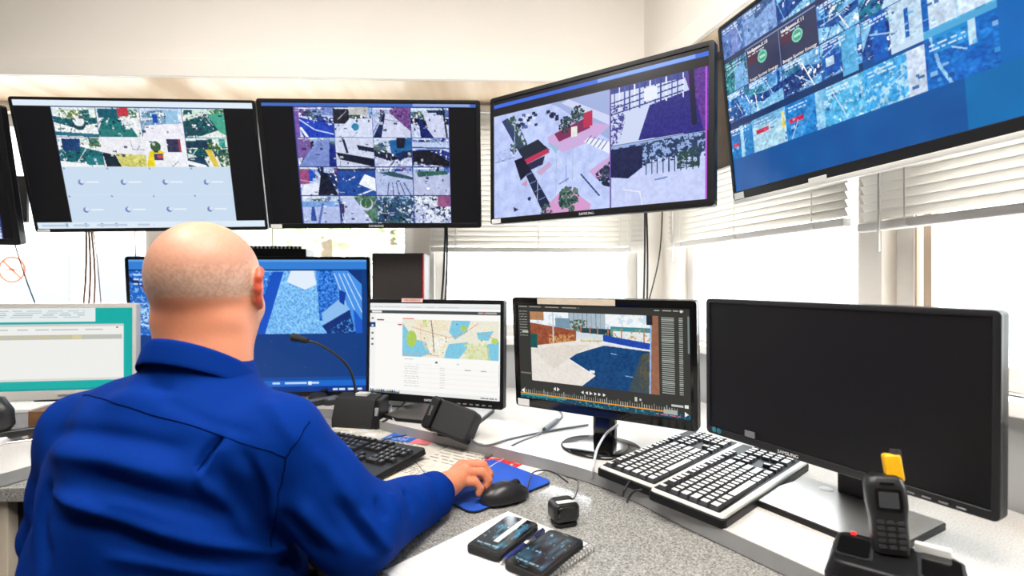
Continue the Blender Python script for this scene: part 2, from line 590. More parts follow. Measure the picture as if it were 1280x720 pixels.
def picture_harbour():
    c = Cv(420, 236, (9, 9, 11), 3)
    c.rect(0, 0, 1, .045, (225, 238, 250))
    c.rect(0, .945, 1, 1, (222, 236, 248))
    for x in (.12, .2, .27, .33): c.rect(x, .955, x+.012, .985, (150, 180, 205))
    c.dashes(.02, .955, .5, .985, 1, (190, 206, 226), .6)
    L, Rr, T, Mm, B = .15, .868, .05, .505, .945
    pal = [((226, 238, 232), (238, 242, 240), (20, 96, 104), (30, 66, 110), (110, 132, 60)),
           ((200, 222, 226), (232, 238, 238), (24, 110, 112), (200, 60, 70), (60, 110, 70)),
           ((190, 214, 240), (236, 238, 248), (120, 160, 190), (24, 80, 176), (60, 130, 150)),
           ((206, 232, 220), (222, 230, 222), (22, 82, 90), (40, 150, 140), (70, 110, 50))]
    w = (Rr-L)/4; h = (Mm-T)/2
    for j in range(2):
        for i in range(4):
            scenic(c, (L+i*w, T+j*h, L+(i+1)*w, T+(j+1)*h), pal[i], 40+j*7+i)
    c.cell(L, T, L+w, T+h); c.circ(.58, .55, .05, (20, 70, 80)); c.circ(.58, .47, .04, (230, 238, 236)); c.poly([(0, .82), (1, .9), (1, 1), (0, .95)], (36, 110, 130))
    c.cell(L+w, T, L+2*w, T+h); c.poly([(.05, .75), (.8, .72), (.9, 1), (.05, 1)], (40, 122, 120)); c.rect(.05, .05, .5, .35, (22, 90, 110)); c.rect(.5, .02, .75, .3, (196, 60, 74))
    c.cell(L+2*w, T, L+3*w, T+h); c.poly([(.1, .6), (1, .5), (1, 1), (0, 1)], (238, 236, 246)); c.rect(.3, .2, .42, .5, (20, 78, 180)); c.rect(.6, .1, .9, .55, (150, 196, 226))
    c.cell(L+3*w, T, Rr, T+h); c.poly([(.6, .2), (1, .15), (1, .9), (.85, .8)], (70, 166, 140)); c.poly([(.1, .3), (.35, .9), (.05, .95)], (26, 70, 78))
    c.cell(L, T+h, L+w, Mm); c.rect(.1, .05, .5, .45, (20, 60, 112)); c.rect(.6, .65, 1, .95, (34, 120, 128)); c.poly([(0, .8), (.6, .9), (.7, 1), (0, 1)], (246, 248, 248))
    c.cell(L+w, T+h, L+2*w, Mm); c.rect(0, 0, 1, .55, (236, 236, 242)); c.poly([(.3, .55), (1, .6), (1, 1), (.4, 1)], (206, 202, 110)); c.noise(c.poly_mask([(.3, .55), (1, .6), (1, 1), (.4, 1)]), 28, 90); c.poly([(0, .5), (.3, .6), (.4, 1), (.05, 1)], (18, 40, 50)); c.line([(.7, .1), (.72, .4), (1, .42)], .006, (170, 180, 200))
    c.cell(L+2*w, T+h, L+3*w, Mm); c.rect(0, 0, 1, 1, (238, 240, 246)); c.rect(.55, .05, .85, .5, (50, 50, 84)); c.rect(.82, .05, .88, .5, (160, 60, 80)); c.poly([(.02, .9), (.1, .5), (.3, .36), (.45, .5), (.4, 1), (.02, 1)], (236, 214, 30)); c.circ(.27, .3, .04, (60, 92, 60)); c.rect(.2, .55, .42, .8, (60, 60, 110)); c.rect(.28, .6, .4, .7, (220, 60, 70)); c.rect(.2, .78, .42, 1, (236, 240, 246))
    c.cell(L+3*w, T+h, Rr, Mm); c.rect(0, .1, .5, .35, (24, 60, 84)); c.poly([(0, .7), (.38, .62), (.5, 1), (0, 1)], (20, 62, 92)); c.line([(0, .85), (.4, 1)], .03, (244, 246, 246)); c.poly([(.45, .4), (.6, .4), (.75, 1), (.62, 1)], (226, 196, 70)); c.blobs(c.poly_mask([(.65, .3), (1, .3), (1, 1), (.8, 1)]), (56, 100, 60), .45, 70)
    for j in range(2):
        for i in range(4): c.cell(L+i*w, T+j*h, L+(i+1)*w, T+(j+1)*h).grit(12)
    c.whole()
    c.rect(L, Mm, Rr, B, (203, 221, 240))
    for j in range(2):
        for i in range(4):
            c.cell(L+i*w, Mm+j*.22, L+(i+1)*w, Mm+(j+1)*.22)
            c.circ(.38, .55, .022, (120, 134, 190)); c.circ(.41, .53, .015, (215, 228, 246)); c.rect(.5, .52, .8, .57, (232, 240, 250)); c.circ(.05, .06, .008, (150, 164, 200))
            c.rect(0, 0, 1, .02, (214, 228, 244))
    c.whole()
    return c.up()

def picture_sixteen(L=.148, Rr=.868):
    c = Cv(420, 240, (7, 7, 9), 4)
    c.rect(0, 0, 1, .03, (70, 110, 196))
    c.rect(.7, .004, .97, .026, (150, 170, 220))
    T, B = .035, 1.0
    w = (Rr-L)/4; h = (B-T)/4
    pal = [((130, 150, 210), (196, 208, 244), (22, 50, 132), (120, 74, 150), (60, 90, 110)),
           ((150, 180, 220), (206, 216, 244), (12, 26, 62), (60, 100, 190), (50, 84, 70)),
           ((170, 190, 226), (190, 200, 238), (14, 42, 96), (104, 60, 130), (70, 110, 96)),
           ((196, 214, 240), (200, 210, 240), (14, 22, 56), (84, 110, 170), (60, 90, 66))]
    for j in range(4):
        for i in range(4):
            scenic(c, (L+i*w, T+j*h, L+(i+1)*w, T+(j+1)*h), pal[(i+j) % 4], 100+j*11+i)
    def cl(i, j): return c.cell(L+i*w, T+j*h, L+(i+1)*w, T+(j+1)*h)
    cl(0, 0); c.poly([(0, .3), (.5, .45), (1, .6), (1, 1), (.2, 1)], (30, 66, 186)); c.line([(.05, .35), (.5, .75), (1, .9)], .01, (190, 210, 255)); c.rect(0, 0, .12, 1, (120, 84, 170)); c.line([(.15, .7), (.3, 1)], .02, (230, 238, 255))
    cl(1, 0); c.rect(0, .05, .4, .55, (30, 30, 44)); c.poly([(0, .95), (.4, .4), (1, .35), (1, 1)], (214, 222, 246)); c.circ(.55, .65, .03, (40, 130, 170)); c.rect(.4, 0, .9, .25, (190, 190, 190))
    cl(2, 0); c.rect(.5, 0, 1, .75, (112, 70, 136)); c.noise(c.poly_mask([(.5, 0), (1, 0), (1, .75), (.5, .75)]), 36, 110); c.poly([(.3, .2), (.48, .2), (1, .8), (1, 1), (.15, 1)], (206, 212, 238)); c.poly([(.3, .2), (.35, .2), (.22, 1), (0, 1)], (12, 36, 88))
    cl(3, 0); c.poly([(.3, .1), (.9, .4), (1, 1), (.55, 1)], (206, 212, 240)); c.poly([(.2, .3), (.32, .5), (.6, 1), (.25, 1)], (16, 34, 110)); c.line([(.85, 0), (.95, 1)], .016, (24, 34, 66)); c.rect(.45, .08, .8, .16, (30, 40, 80))
    cl(0, 1); c.rect(0, 0, .35, .7, (118, 90, 160)); c.poly([(.55, .1), (.85, .1), (1, 1), (0, 1)], (122, 142, 206)); c.poly([(.85, .2), (1, .3), (1, 1), (.8, 1)], (20, 40, 130))
    cl(1, 1); c.rect(0, 0, 1, 1, (206, 214, 238)); c.poly([(0, .5), (1, .72), (1, 1), (.1, .75)], (12, 20, 44)); c.poly([(.55, .25), (1, .35), (1, .5), (.6, .42)], (20, 30, 60)); c.line([(.2, 0), (.3, .5)], .02, (20, 30, 70))
    cl(2, 1); c.poly([(.4, .1), (1, .0), (1, .5), (.7, .8), (.45, .5)], (24, 96, 160)); c.poly([(.6, .0), (.85, 0), (.8, .35), (.6, .35)], (12, 16, 36)); c.poly([(.55, .55), (1, .4), (1, .55), (.65, .8)], (14, 36, 80))
    cl(3, 1); c.rect(0, .15, 1, .4, (190, 206, 240)); c.poly([(0, .45), (.5, .42), (1, .8), (1, 1), (0, .85)], (14, 16, 30)); c.line([(0, .33), (1, .36)], .012, (60, 80, 130))
    cl(0, 2); c.rect(0, .1, .25, .6, (150, 70, 120)); c.rect(.25, .1, .42, .5, (24, 80, 190)); c.poly([(.1, .6), (.6, .55), (.5, 1), (0, 1)], (226, 232, 250)); c.poly([(.58, .15), (.7, .2), (1, 1), (.45, 1)], (12, 22, 44))
    cl(1, 2); c.rect(0, .12, 1, 1, (26, 74, 158)); c.rect(0, .04, 1, .14, (36, 44, 70)); c.poly([(.72, .25), (1, .4), (1, .85), (.55, .6)], (240, 244, 252)); c.line([(.3, .45), (.45, .35)], .01, (230, 238, 250)); c.line([(.5, 1), (.9, .8)], .012, (220, 232, 250))
    cl(2, 2); c.rect(0, .15, 1, 1, (176, 190, 228)); c.poly([(.1, .2), (.4, .15), (1, .35), (1, .45), (.4, .32)], (40, 80, 96)); [c.line([(.35+.1*k, .55), (.3+.16*k, 1)], .008, (60, 76, 140)) for k in range(5)]
    cl(3, 2); c.rect(0, .2, 1, 1, (184, 192, 226)); c.poly([(.1, .2), (.9, .12), (.95, .25), (.15, .35)], (40, 90, 80)); c.circ(.4, .75, .012, (240, 244, 255))
    cl(0, 3); c.rect(0, .2, 1, .4, (120, 160, 220)); c.rect(0, .4, 1, 1, (176, 190, 232)); c.line([(.55, .3), (.42, 1)], .02, (90, 110, 180)); c.poly([(.25, .4), (.33, .4), (.36, .9), (.2, .9)], (40, 80, 160))
    cl(1, 3); c.rect(.4, 0, 1, 1, (70, 110, 90)); c.noise(None, 40, 60); c.poly([(.1, 0), (.35, 0), (.9, 1), (.1, 1)], (190, 200, 236)); c.circ(.72, .3, .055, (200, 212, 236)); c.circ(.72, .26, .045, (60, 100, 70)); c.rect(0, .3, .12, .6, (60, 50, 100))
    cl(2, 3); c.blobs(None, (30, 70, 110), .42, 60); c.blobs(None, (60, 110, 90), .7, 50)
    cl(3, 3); c.blobs(None, (230, 236, 250), .5, 44); c.rect(.65, 0, 1, .4, (150, 84, 130)); c.blobs(None, (30, 60, 90), .7, 60)
    for j in range(4):
        for i in range(4): cl(i, j).grit()
    c.whole()
    # grid lines between views
    for i in range(5): c.rect(L+i*w-.0016, T, L+i*w+.0016, B, (56, 70, 150))
    for j in range(1, 4): c.rect(L, T+j*h-.003, Rr, T+j*h+.003, (50, 60, 120))
    return c.up()

def picture_yard():
    c = Cv(470, 270, (36, 33, 34), 6)
    c.rect(0, .035, 1, .062, (60, 110, 232)); c.rect(.55, .035, .95, .06, (130, 170, 250))
    c.cell(0, .13, .605, 1)
    c.rect(0, 0, 1, 1, (190, 204, 250)); c.noise(None, 14, 24); c.noise(None, 8, 90)
    c.poly([(.52, 0), (1, 0), (1, .42), (.85, .3), (.6, .05)], (160, 176, 222))
    c.poly([(.62, .02), (.68, .0), (1, .22), (1, .3)], (206, 214, 244))
    c.poly([(.08, .06), (.14, .04), (.33, .4), (.26, .42)], (50, 64, 110))
    c.blobs(c.poly_mask([(.12, .05), (.2, .03), (.34, .36), (.26, .36)]), (60, 84, 70), .45, 60)
    for k in range(26):
        x = .22 + .17*c.rs.rand(); y = .03 + .13*c.rs.rand()
        c.rect(x, y, x+.028, y+.025, [(40, 54, 100), (26, 36, 70), (225, 232, 250), (90, 110, 170)][k % 4])
    for k in range(24):
        t = c.rs.rand()
        x = .46 + .3*t; y = .02 + .2*t + .05*c.rs.rand()
        c.rect(x, y, x+.03, y+.03, [(30, 40, 84), (160, 176, 220), (24, 30, 60)][k % 3])
    c.poly([(.5, .3), (.74, .2), (1, .3), (.88, .4), (.63, .46), (.52, .36)], (206, 172, 222))
    c.poly([(.56, .28), (.83, .19), (.85, .29), (.6, .36)], (130, 40, 90))
    c.poly([(.8, .15), (.87, .14), (.87, .27), (.8, .28)], (190, 44, 84))
    c.tree(.65, .22, .065, (14, 30, 48), (66, 96, 84)); c.tree(.75, .15, .065, (14, 30, 48), (70, 100, 86))
    c.rect(.7, .25, .75, .34, (232, 236, 226))
    c.poly([(.84, .37), (1, .44), (1, .54), (.8, .4)], (236, 240, 252)); [c.line([(.86+.03*k, .36+.018*k), (.82+.03*k, .41+.02*k)], .008, (90, 104, 160)) for k in range(5)]
    c.poly([(.24, .36), (.42, .3), (.52, .42), (.3, .5)], (32, 40, 58)); c.poly([(.29, .47), (.5, .4), (.52, .44), (.3, .52)], (190, 52, 88)); c.poly([(.3, .52), (.48, .46), (.46, .54), (.33, .58)], (34, 40, 74))
    c.poly([(.2, .46), (.28, .44), (.36, .58), (.26, .66)], (14, 20, 44))
    c.poly([(.3, .6), (.36, .58), (.54, .94), (.46, .98)], (26, 36, 70)); [c.line([(.31+.04*k, .62+.08*k), (.36+.04*k, .6+.08*k)], .006, (120, 140, 200)) for k in range(5)]
    c.poly([(.26, .7), (.32, .66), (.32, .72)], (200, 150, 190)); c.poly([(.4, .6), (.52, .52), (.54, .56), (.44, .64)], (198, 168, 206))
    c.poly([(.5, .92), (.66, .76), (.86, .95), (.84, 1), (.44, 1)], (214, 156, 206))
    c.poly([(.84, .66), (1, .56), (1, .74), (.9, .74)], (206, 168, 218)); c.blobs(c.poly_mask([(.88, .7), (1, .6), (1, .82), (.95, .8)]), (24, 36, 60), .35, 70)
    c.tree(.68, .88, .10, (22, 48, 60), (96, 136, 108), 110); c.tree(.49, .97, .06, (22, 44, 60), (84, 120, 104)); c.tree(.97, .7, .06, (18, 30, 60), (60, 80, 110)); c.tree(.2, .34, .05, (30, 50, 60), (90, 120, 110))
    c.line([(.78, .68), (.92, .88)], .012, (56, 66, 120)); c.line([(.6, .74), (.68, .7)], .006, (60, 70, 120)); c.line([(.66, .58), (.66, .72)], .005, (80, 90, 150))
    for x, y0, y1 in ((.21, .06, .4), (.58, .38, .92), (.72, .3, .72), (.42, .55, .9)): c.line([(x, y0), (x-.01, y1)], .006, (170, 190, 214))
    c.poly([(.5, .34), (.6, .42), (.57, .46)], (150, 190, 220)); c.circ(.34, .84, .016, (40, 52, 96)); c.poly([(.19, .9), (.24, .93), (.2, .95)], (30, 40, 80))
    c.line([(.02, .45), (.2, .43)], .006, (60, 74, 120)); c.blobs(c.poly_mask([(.02, .35), (.16, .33), (.18, .44), (.05, .46)]), (168, 184, 230), .5, 50)
    c.cell(.61, .13, 1, .545)
    c.rect(0, 0, 1, 1, (206, 216, 244)); c.poly([(.75, 0), (1, 0), (1, 1), (.95, 1)], (96, 50, 150)); c.noise(c.poly_mask([(.8, 0), (1, 0), (1, 1), (.95, 1)]), 20, 120)
    c.poly([(.42, .42), (.85, .3), (.95, 1), (.3, .98)], (38, 36, 130)); c.noise(c.poly_mask([(.42, .42), (.85, .3), (.95, 1), (.3, .98)]), 12, 90)
    c.rect(0, 0, .8, .1, (60, 70, 150))
    for k in range(14): c.line([(.04+.055*k, .02), (.04+.055*k, .35+.1*c.rs.rand())], .01, [(40, 54, 120), (230, 236, 250), (70, 90, 170)][k % 3])
    for y in (.16, .26, .36): c.line([(.0, y+.1), (.75, y-.06)], .01, (50, 66, 140))
    c.rect(.36, .12, .5, .34, (232, 238, 252)); c.line([(.83, 0), (.86, .85)], .035, (26, 24, 60)); c.circ(.12, .55, .02, (60, 70, 140)); c.blobs(c.poly_mask([(0, .3), (.2, .3), (.1, .95), (0, 1)]), (70, 64, 150), .55, 70)
    c.cell(.61, .55, .985, 1)
    c.rect(0, 0, 1, 1, (200, 210, 250)); c.rect(0, 0, 1, .3, (150, 176, 226)); c.blobs(c.poly_mask([(0, .04), (1, 0), (1, .36), (0, .4)]), (36, 58, 96), .45, 46); c.poly([(0, .05), (.36, .05), (.36, .4), (.2, .55), (0, .5)], (22, 30, 76)); c.rect(.4, .36, .95, .5, (190, 204, 240))
    for k in range(10): c.line([(.4+.06*k, .3), (.4+.06*k, .52)], .008, (50, 66, 130))
    c.blobs(c.poly_mask([(.72, .25), (.95, .2), (.95, .5), (.72, .5)]), (40, 74, 72), .4, 70); c.line([(.15, .72), (.33, .78), (.36, 1)], .008, (236, 240, 255)); c.line([(.5, .62), (.62, .6)], .012, (120, 140, 200)); c.noise(None, 10, 60)
    c.whole(); c.rect(.985, .13, .992, 1, (190, 90, 220)); c.rect(.604, .13, .609, 1, (120, 90, 190))
    c.rect(0, .13, .003, 1, (200, 220, 250))
    return c.up()

def picture_grid():
    c = Cv(520, 290, (0, 78, 152), 8)
    bl = [((120, 186, 230), (92, 168, 226), (10, 62, 132), (30, 110, 190), (24, 110, 140)),
          ((90, 160, 220), (130, 196, 238), (8, 70, 150), (10, 90, 180), (30, 130, 150)),
          ((150, 206, 240), (70, 150, 220), (6, 84, 160), (20, 70, 160), (40, 140, 150))]
    rows = [(0, .185), (.215, .395), (.40, .575), (.615, .80)]
    xs = [0, .105, .245, .378, .50, .646, .785]
    for j, (a, b) in enumerate(rows):
        for i in range(6):
            scenic(c, (xs[i], a, xs[i+1], b), bl[(i*2+j) % 3], 300+j*17+i)
    c.rect(0, .185, .785, .215, (44, 56, 92)); c.rect(0, .575, .5, .615, (6, 50, 104))
    for i in (1, 2):
        c.cell(xs[i], .205, xs[i+1], .40); c.rect(0, 0, 1, 1, (52, 58, 92)); c.rect(.05, .15, .35, .5, (84, 46, 70)); c.circ(.5, .45, .034, (140, 216, 190)); c.circ(.5, .45, .026, (70, 170, 140)); c.rect(.42, .42, .58, .48, (170, 230, 210)); c.rect(0, 0, 1, .03, (130, 150, 200)); c.rect(0, 0, .015, 1, (130, 150, 200))
    c.cell(xs[0], 0, xs[1], .185); c.rect(0, 0, 1, 1, (84, 120, 186)); c.poly([(.4, .2), (.7, .1), (.8, .9), (.45, 1)], (120, 140, 206)); c.noise(None, 18, 70)
    c.cell(xs[1], 0, xs[2], .185); c.rect(0, 0, 1, 1, (124, 160, 216)); c.poly([(.3, 0), (1, .0), (1, .2), (.4, .4)], (60, 96, 150)); c.noise(None, 18, 70)
    c.cell(xs[0], .215, xs[1], .395); c.rect(.0, .0, .5, 1, (46, 150, 160)); c.blobs(None, (20, 96, 110), .55, 60); c.poly([(.45, .3), (.9, .2), (1, 1), (.4, 1)], (120, 176, 226))
    # brighter, larger views towards the right side
    c.cell(.378, .0, .785, .185); c.noise(None, 30, 40)
    c.cell(.378, .615, .50, .80); c.rect(0, 0, 1, 1, (78, 178, 230)); c.rect(.1, 0, .9, .25, (120, 200, 240)); c.noise(None, 30, 70); c.blobs(None, (190, 226, 246), .7, 60)
    c.cell(.50, .615, .646, .80); c.rect(0, 0, .72, 1, (60, 166, 230)); c.blobs(None, (170, 220, 246), .66, 60); c.rect(.72, 0, 1, 1, (206, 222, 244))
    c.cell(.646, .60, .785, .80); c.rect(0, 0, 1, 1, (0, 104, 196)); c.line([(.1, 0), (.2, .6), (.35, 1)], .012, (150, 206, 246)); c.rect(.12, .0, .62, .35, (30, 140, 214)); c.circ(.6, .8, .06, (10, 110, 206)); c.rect(.62, 0, .72, .45, (190, 224, 246))
    c.cell(.646, .40, .785, .60); c.rect(0, 0, 1, 1, (206, 226, 246)); c.rect(.0, 0, .1, 1, (0, 100, 190)); c.line([(.5, 0), (.5, 1)], .006, (170, 206, 236)); c.rect(0, .85, 1, 1, (80, 170, 220))
    c.cell(.646, .215, .785, .395); c.rect(0, 0, 1, 1, (0, 96, 186)); c.poly([(.1, .3), (.9, .0), (1, .5), (.2, 1)], (20, 126, 206)); c.rect(.8, 0, .86, .3, (250, 214, 60)); c.rect(.62, .1, .7, .35, (240, 206, 70)); c.rect(.2, 0, .6, .3, (200, 224, 246))
    c.cell(.50, .40, .646, .60); c.rect(.2, .0, .45, 1, (0, 92, 190)); c.rect(.5, 0, 1, 1, (196, 222, 244)); c.rect(.74, .2, .8, .8, (20, 100, 190))
    c.cell(.50, .215, .646, .395); c.blobs(None, (20, 120, 150), .5, 60); c.line([(.5, .2), (.9, .5)], .02, (10, 40, 120)); c.line([(.6, .1), (1, .1), (1, .5)], .014, (20, 50, 130)); c.poly([(.5, .6), (1, .5), (1, 1), (.4, 1)], (190, 220, 244))
    c.cell(.378, .40, .50, .60); c.rect(.1, .05, .5, .8, (0, 84, 180)); c.rect(.15, .4, .35, .6, (200, 226, 246)); c.rect(.55, 0, .9, 1, (90, 176, 226))
    c.cell(0, .615, .105, .80); c.rect(0, .1, 1, 1, (10, 120, 196)); c.rect(.45, 0, .6, 1, (160, 214, 240)); c.rect(.1, .5, .38, .6, (186, 40, 84))
    c.cell(.105, .615, .245, .80); c.rect(0, 0, 1, 1, (170, 212, 234)); c.rect(0, .0, 1, .25, (110, 176, 220)); c.rect(.88, .1, .97, .6, (226, 210, 110)); c.rect(.12, .35, .5, .48, (200, 40, 84)); c.noise(None, 14, 60)
    c.cell(.245, .615, .378, .80); c.rect(0, 0, 1, 1, (20, 124, 204)); c.poly([(0, 1), (.6, .3), (.8, .3), (.4, 1)], (60, 150, 220)); c.rect(.08, .42, .48, .56, (206, 44, 90)); c.rect(.8, 0, 1, 1, (140, 200, 236))
    for j, (a, b) in enumerate(rows):
        for i in range(6):
            if (j, i) in ((1, 1), (1, 2)): continue
            c.cell(xs[i], a, xs[i+1], b); c.noise(None, 26, 120); c.noise(None, 22, 50)
            for q in range(10):
                x, y = c.rs.rand(), c.rs.uniform(.15, .95)
                c.rect(x, y, x+c.rs.uniform(.03, .12), y+c.rs.uniform(.02, .1), [(186, 222, 246), (10, 66, 140), (90, 176, 226)][q % 3], .7)
            c.line([(c.rs.rand(), c.rs.rand()), (c.rs.rand(), c.rs.rand())], .006, (206, 230, 248), .8)
    c.whole()
    for j, (a, b) in enumerate(rows):
        for i in range(6):
            c.dashes(xs[i]+.01, a+.012, xs[i]+.08, a+.045, 2, (226, 240, 252), .45, .85)
    c.rect(.785, 0, 1, .8, (0, 106, 190)); c.rect(0, .80, 1, 1, (0, 84, 160)); c.rect(.72, .80, 1, 1, (0, 110, 180))
    c.noise(None, 6, 12)
    return c.up()

def picture_path():
    c = Cv(470, 270, (6, 60, 132), 9)
    c.rect(0, 0, 1, .075, (52, 128, 214)); c.rect(0, 0, 1, .02, (100, 160, 226))
    c.cell(0, .085, .975, .555)
    c.rect(0, 0, 1, 1, (84, 158, 236)); c.noise(None, 40, 120)
    c.rect(0, 0, .40, 1, (28, 100, 196)); c.blobs(c.poly_mask([(0, 0), (.4, 0), (.4, 1), (0, 1)]), (130, 190, 246), .68, 90)
    c.line([(0, .12), (.1, .3), (.16, .7), (.17, 1)], .03, (14, 50, 120)); c.line([(.03, .82), (.2, .95)], .014, (190, 224, 252)); c.blobs(c.poly_mask([(.04, .5), (.17, .5), (.17, .8), (.04, .8)]), (180, 220, 250), .5, 70)
    m = c.poly_mask([(.42, 0), (.62, 0), (.56, .5), (.42, 1)]); c.put(m, (40, 118, 216)); c.noise(m, 60, 120); c.blobs(m, (150, 206, 250), .66, 100)
    c.poly([(.61, .02), (.70, .02), (.68, .35), (.58, 1), (.5, 1)], (20, 82, 196)); c.poly([(.66, .0), (.8, .0), (.84, 1), (.57, 1)], (120, 186, 246)); c.noise(c.poly_mask([(.66, 0), (.8, 0), (.84, 1), (.57, 1)]), 44, 130)
    c.poly([(.69, 0), (.79, 0), (.8, .22), (.75, .3), (.67, .18)], (226, 238, 252))
    m = c.poly_mask([(.8, 0), (.88, 0), (.9, .5), (.84, .8), (.81, .8)]); c.put(m, (44, 116, 212)); c.noise(m, 60, 120)
    c.poly([(.87, 0), (1, 0), (1, 1), (.96, 1)], (70, 146, 232)); [c.line([(.88+.02*k, .05), (.95+.03*k, .75)], .007, (190, 222, 250)) for k in range(4)]
    c.poly([(.82, .68), (.91, .42), (.945, .62), (.83, .88)], (140, 190, 240)); c.poly([(.82, .88), (.945, .62), (.95, .72), (.84, .98)], (8, 46, 120)); c.blobs(c.poly_mask([(.84, .96), (.95, .72), (.97, 1), (.84, 1)]), (10, 50, 120), .35, 80); c.poly([(.9, .3), (.93, .35), (.92, .55), (.9, .5)], (14, 62, 160)); c.poly([(.96, .6), (1, .8), (1, 1), (.97, 1)], (24, 90, 200))
    c.poly([(.94, 0), (1, 0), (1, .22)], (10, 52, 122))
    c.whole()
    c.dashes(.02, .10, .10, .2, 3, (200, 224, 250), .4)
    c.rect(0, .91, 1, .955, (20, 104, 206)); c.rect(0, .955, 1, 1, (8, 56, 140)); c.rect(0, .885, 1, .91, (6, 74, 160))
    c.dashes(.46, .92, .78, .94, 1, (190, 220, 250), .6); c.dashes(.84, .968, .97, .99, 1, (220, 236, 252), .7); c.dashes(.3, .915, .52, .935, 1, (200, 226, 250), .5)
    c.rect(.735, .918, .75, .945, (236, 244, 252))
    for k in range(24): c.circ(c.rs.rand(), .6+.25*c.rs.rand(), .003, (50, 110, 170))
    return c.up()

def picture_map():
    c = Cv(360, 288, (250, 249, 246), 11)
    c.rect(0, 0, 1, .06, (238, 240, 240)); c.rect(0, .035, 1, .06, (228, 232, 232)); c.rect(0, .085, 1, .118, (66, 74, 76)); c.rect(.02, .09, .1, .112, (236, 236, 236)); c.rect(.84, .092, .97, .108, (170, 170, 170)); c.dashes(.03, .04, .7, .052, 1, (196, 200, 200), .6); c.circ(.88, .1, .01, (220, 90, 80))
    c.rect(0, .12, .05, .93, (243, 243, 240)); c.rect(0, .22, .05, .275, (30, 66, 130))
    for y in (.165, .245, .33, .395, .455): c.rect(.018, y, .032, y+.02, (90, 96, 104) if y != .245 else (235, 240, 250))
    c.rect(.06, .185, .12, .197, (120, 70, 90)); c.rect(.23, .232, .265, .247, (200, 60, 50)); c.rect(.055, .215, .27, .22, (228, 226, 222))
    c.cell(.27, .18, .985, .585)
    c.rect(0, 0, 1, 1, (236, 232, 214))
    water = (128, 200, 226)
    c.poly([(0, .1), (.06, .3), (.12, .5), (.1, .72), (.2, .85), (.18, 1), (0, 1)], water); c.poly([(.05, .95), (.1, .5), (.26, .6), (.3, .9), (.2, 1)], water); c.circ(.1, .52, .05, (176, 206, 96), ry=.09)
    c.poly([(.53, 0), (.72, 0), (.68, .3), (.56, .5), (.5, .3)], water); c.circ(.65, .2, .03, (176, 206, 96)); c.poly([(.5, .62), (.7, .55), (.68, .75), (.6, 1), (.45, 1), (.47, .8)], water); c.poly([(.78, .3), (.95, .25), (.9, .5), (.8, .48)], water); c.poly([(.88, .6), (1, .5), (1, 1), (.9, 1)], water); c.circ(.96, .5, .03, (186, 212, 100))
    c.poly([(.22, 0), (.26, 0), (.27, .2), (.22, .2)], (190, 214, 130)); c.poly([(.7, .65), (.86, .6), (.9, 1), (.68, 1)], (226, 226, 190)); c.blobs(c.poly_mask([(.66, .6), (.9, .55), (.92, 1), (.66, 1)]), (200, 214, 130), .6, 50)
    c.blobs(c.poly_mask([(.12, .0), (.5, .0), (.45, .9), (.25, .8)]), (240, 220, 180), .6, 60); c.blobs(c.poly_mask([(.3, .5), (.5, .4), (.45, .95), (.28, .8)]), (246, 246, 236), .55, 60)
    c.line([(.31, 0), (.33, .4), (.345, .85)], .008, (90, 90, 90)); c.line([(.1, .2), (.25, .3), (.5, .45), (.65, .35), (.8, .05)], .006, (214, 150, 90)); c.line([(0, .95), (.2, .9), (.4, .95)], .006, (220, 150, 90)); c.line([(.2, .1), (.2, .5), (.28, .8)], .005, (224, 170, 110)); c.line([(.85, .3), (.95, .45)], .006, (214, 150, 90))
    for x, y in ((.24, .5), (.47, .48), (.47, .55), (.58, .1), (.83, .5), (.31, .9), (.44, .85)): c.circ(x, y, .006, (50, 54, 70))
    c.noise(None, 8, 90)
    c.whole()
    c.rect(.27, .168, .36, .178, (220, 120, 90))
    c.circ(.535, .635, .012, (90, 96, 100)); c.circ(.695, .642, .01, (190, 214, 224)); c.dashes(.29, .605, .36, .615, 1, (180, 180, 180), .6)
    for k in range(9):
        y = .685 + .026*k
        c.rect(.27, y+.014, .98, y+.016, (232, 232, 230)); c.dashes(.29, y, .40, y+.012, 1, (204, 206, 206), .5)
        c.dashes(.56, y, .60, y+.012, 1, (206, 206, 208), .5)
    c.rect(.745, .695, .79, .706, (170, 172, 176)); c.rect(.86, .695, .90, .706, (170, 172, 176)); c.dashes(.29, .66, .56, .67, 1, (214, 214, 214), .5)
    c.rect(.985, .62, .99, .85, (180, 186, 190)); c.rect(.49, .68, .493, .93, (236, 236, 236))
    c.rect(0, .955, 1, 1, (236, 238, 236))
    for k in range(14): c.rect(.01+.018*k, .962, .02+.018*k, .99, [(30, 40, 60), (40, 110, 170), (220, 226, 230), (210, 180, 60), (60, 130, 120)][k % 5])
    c.rect(.01, .975, .25, 1, (24, 40, 60), .6); c.dashes(.86, .968, .98, .985, 1, (90, 96, 100), .6)
    return c.up()

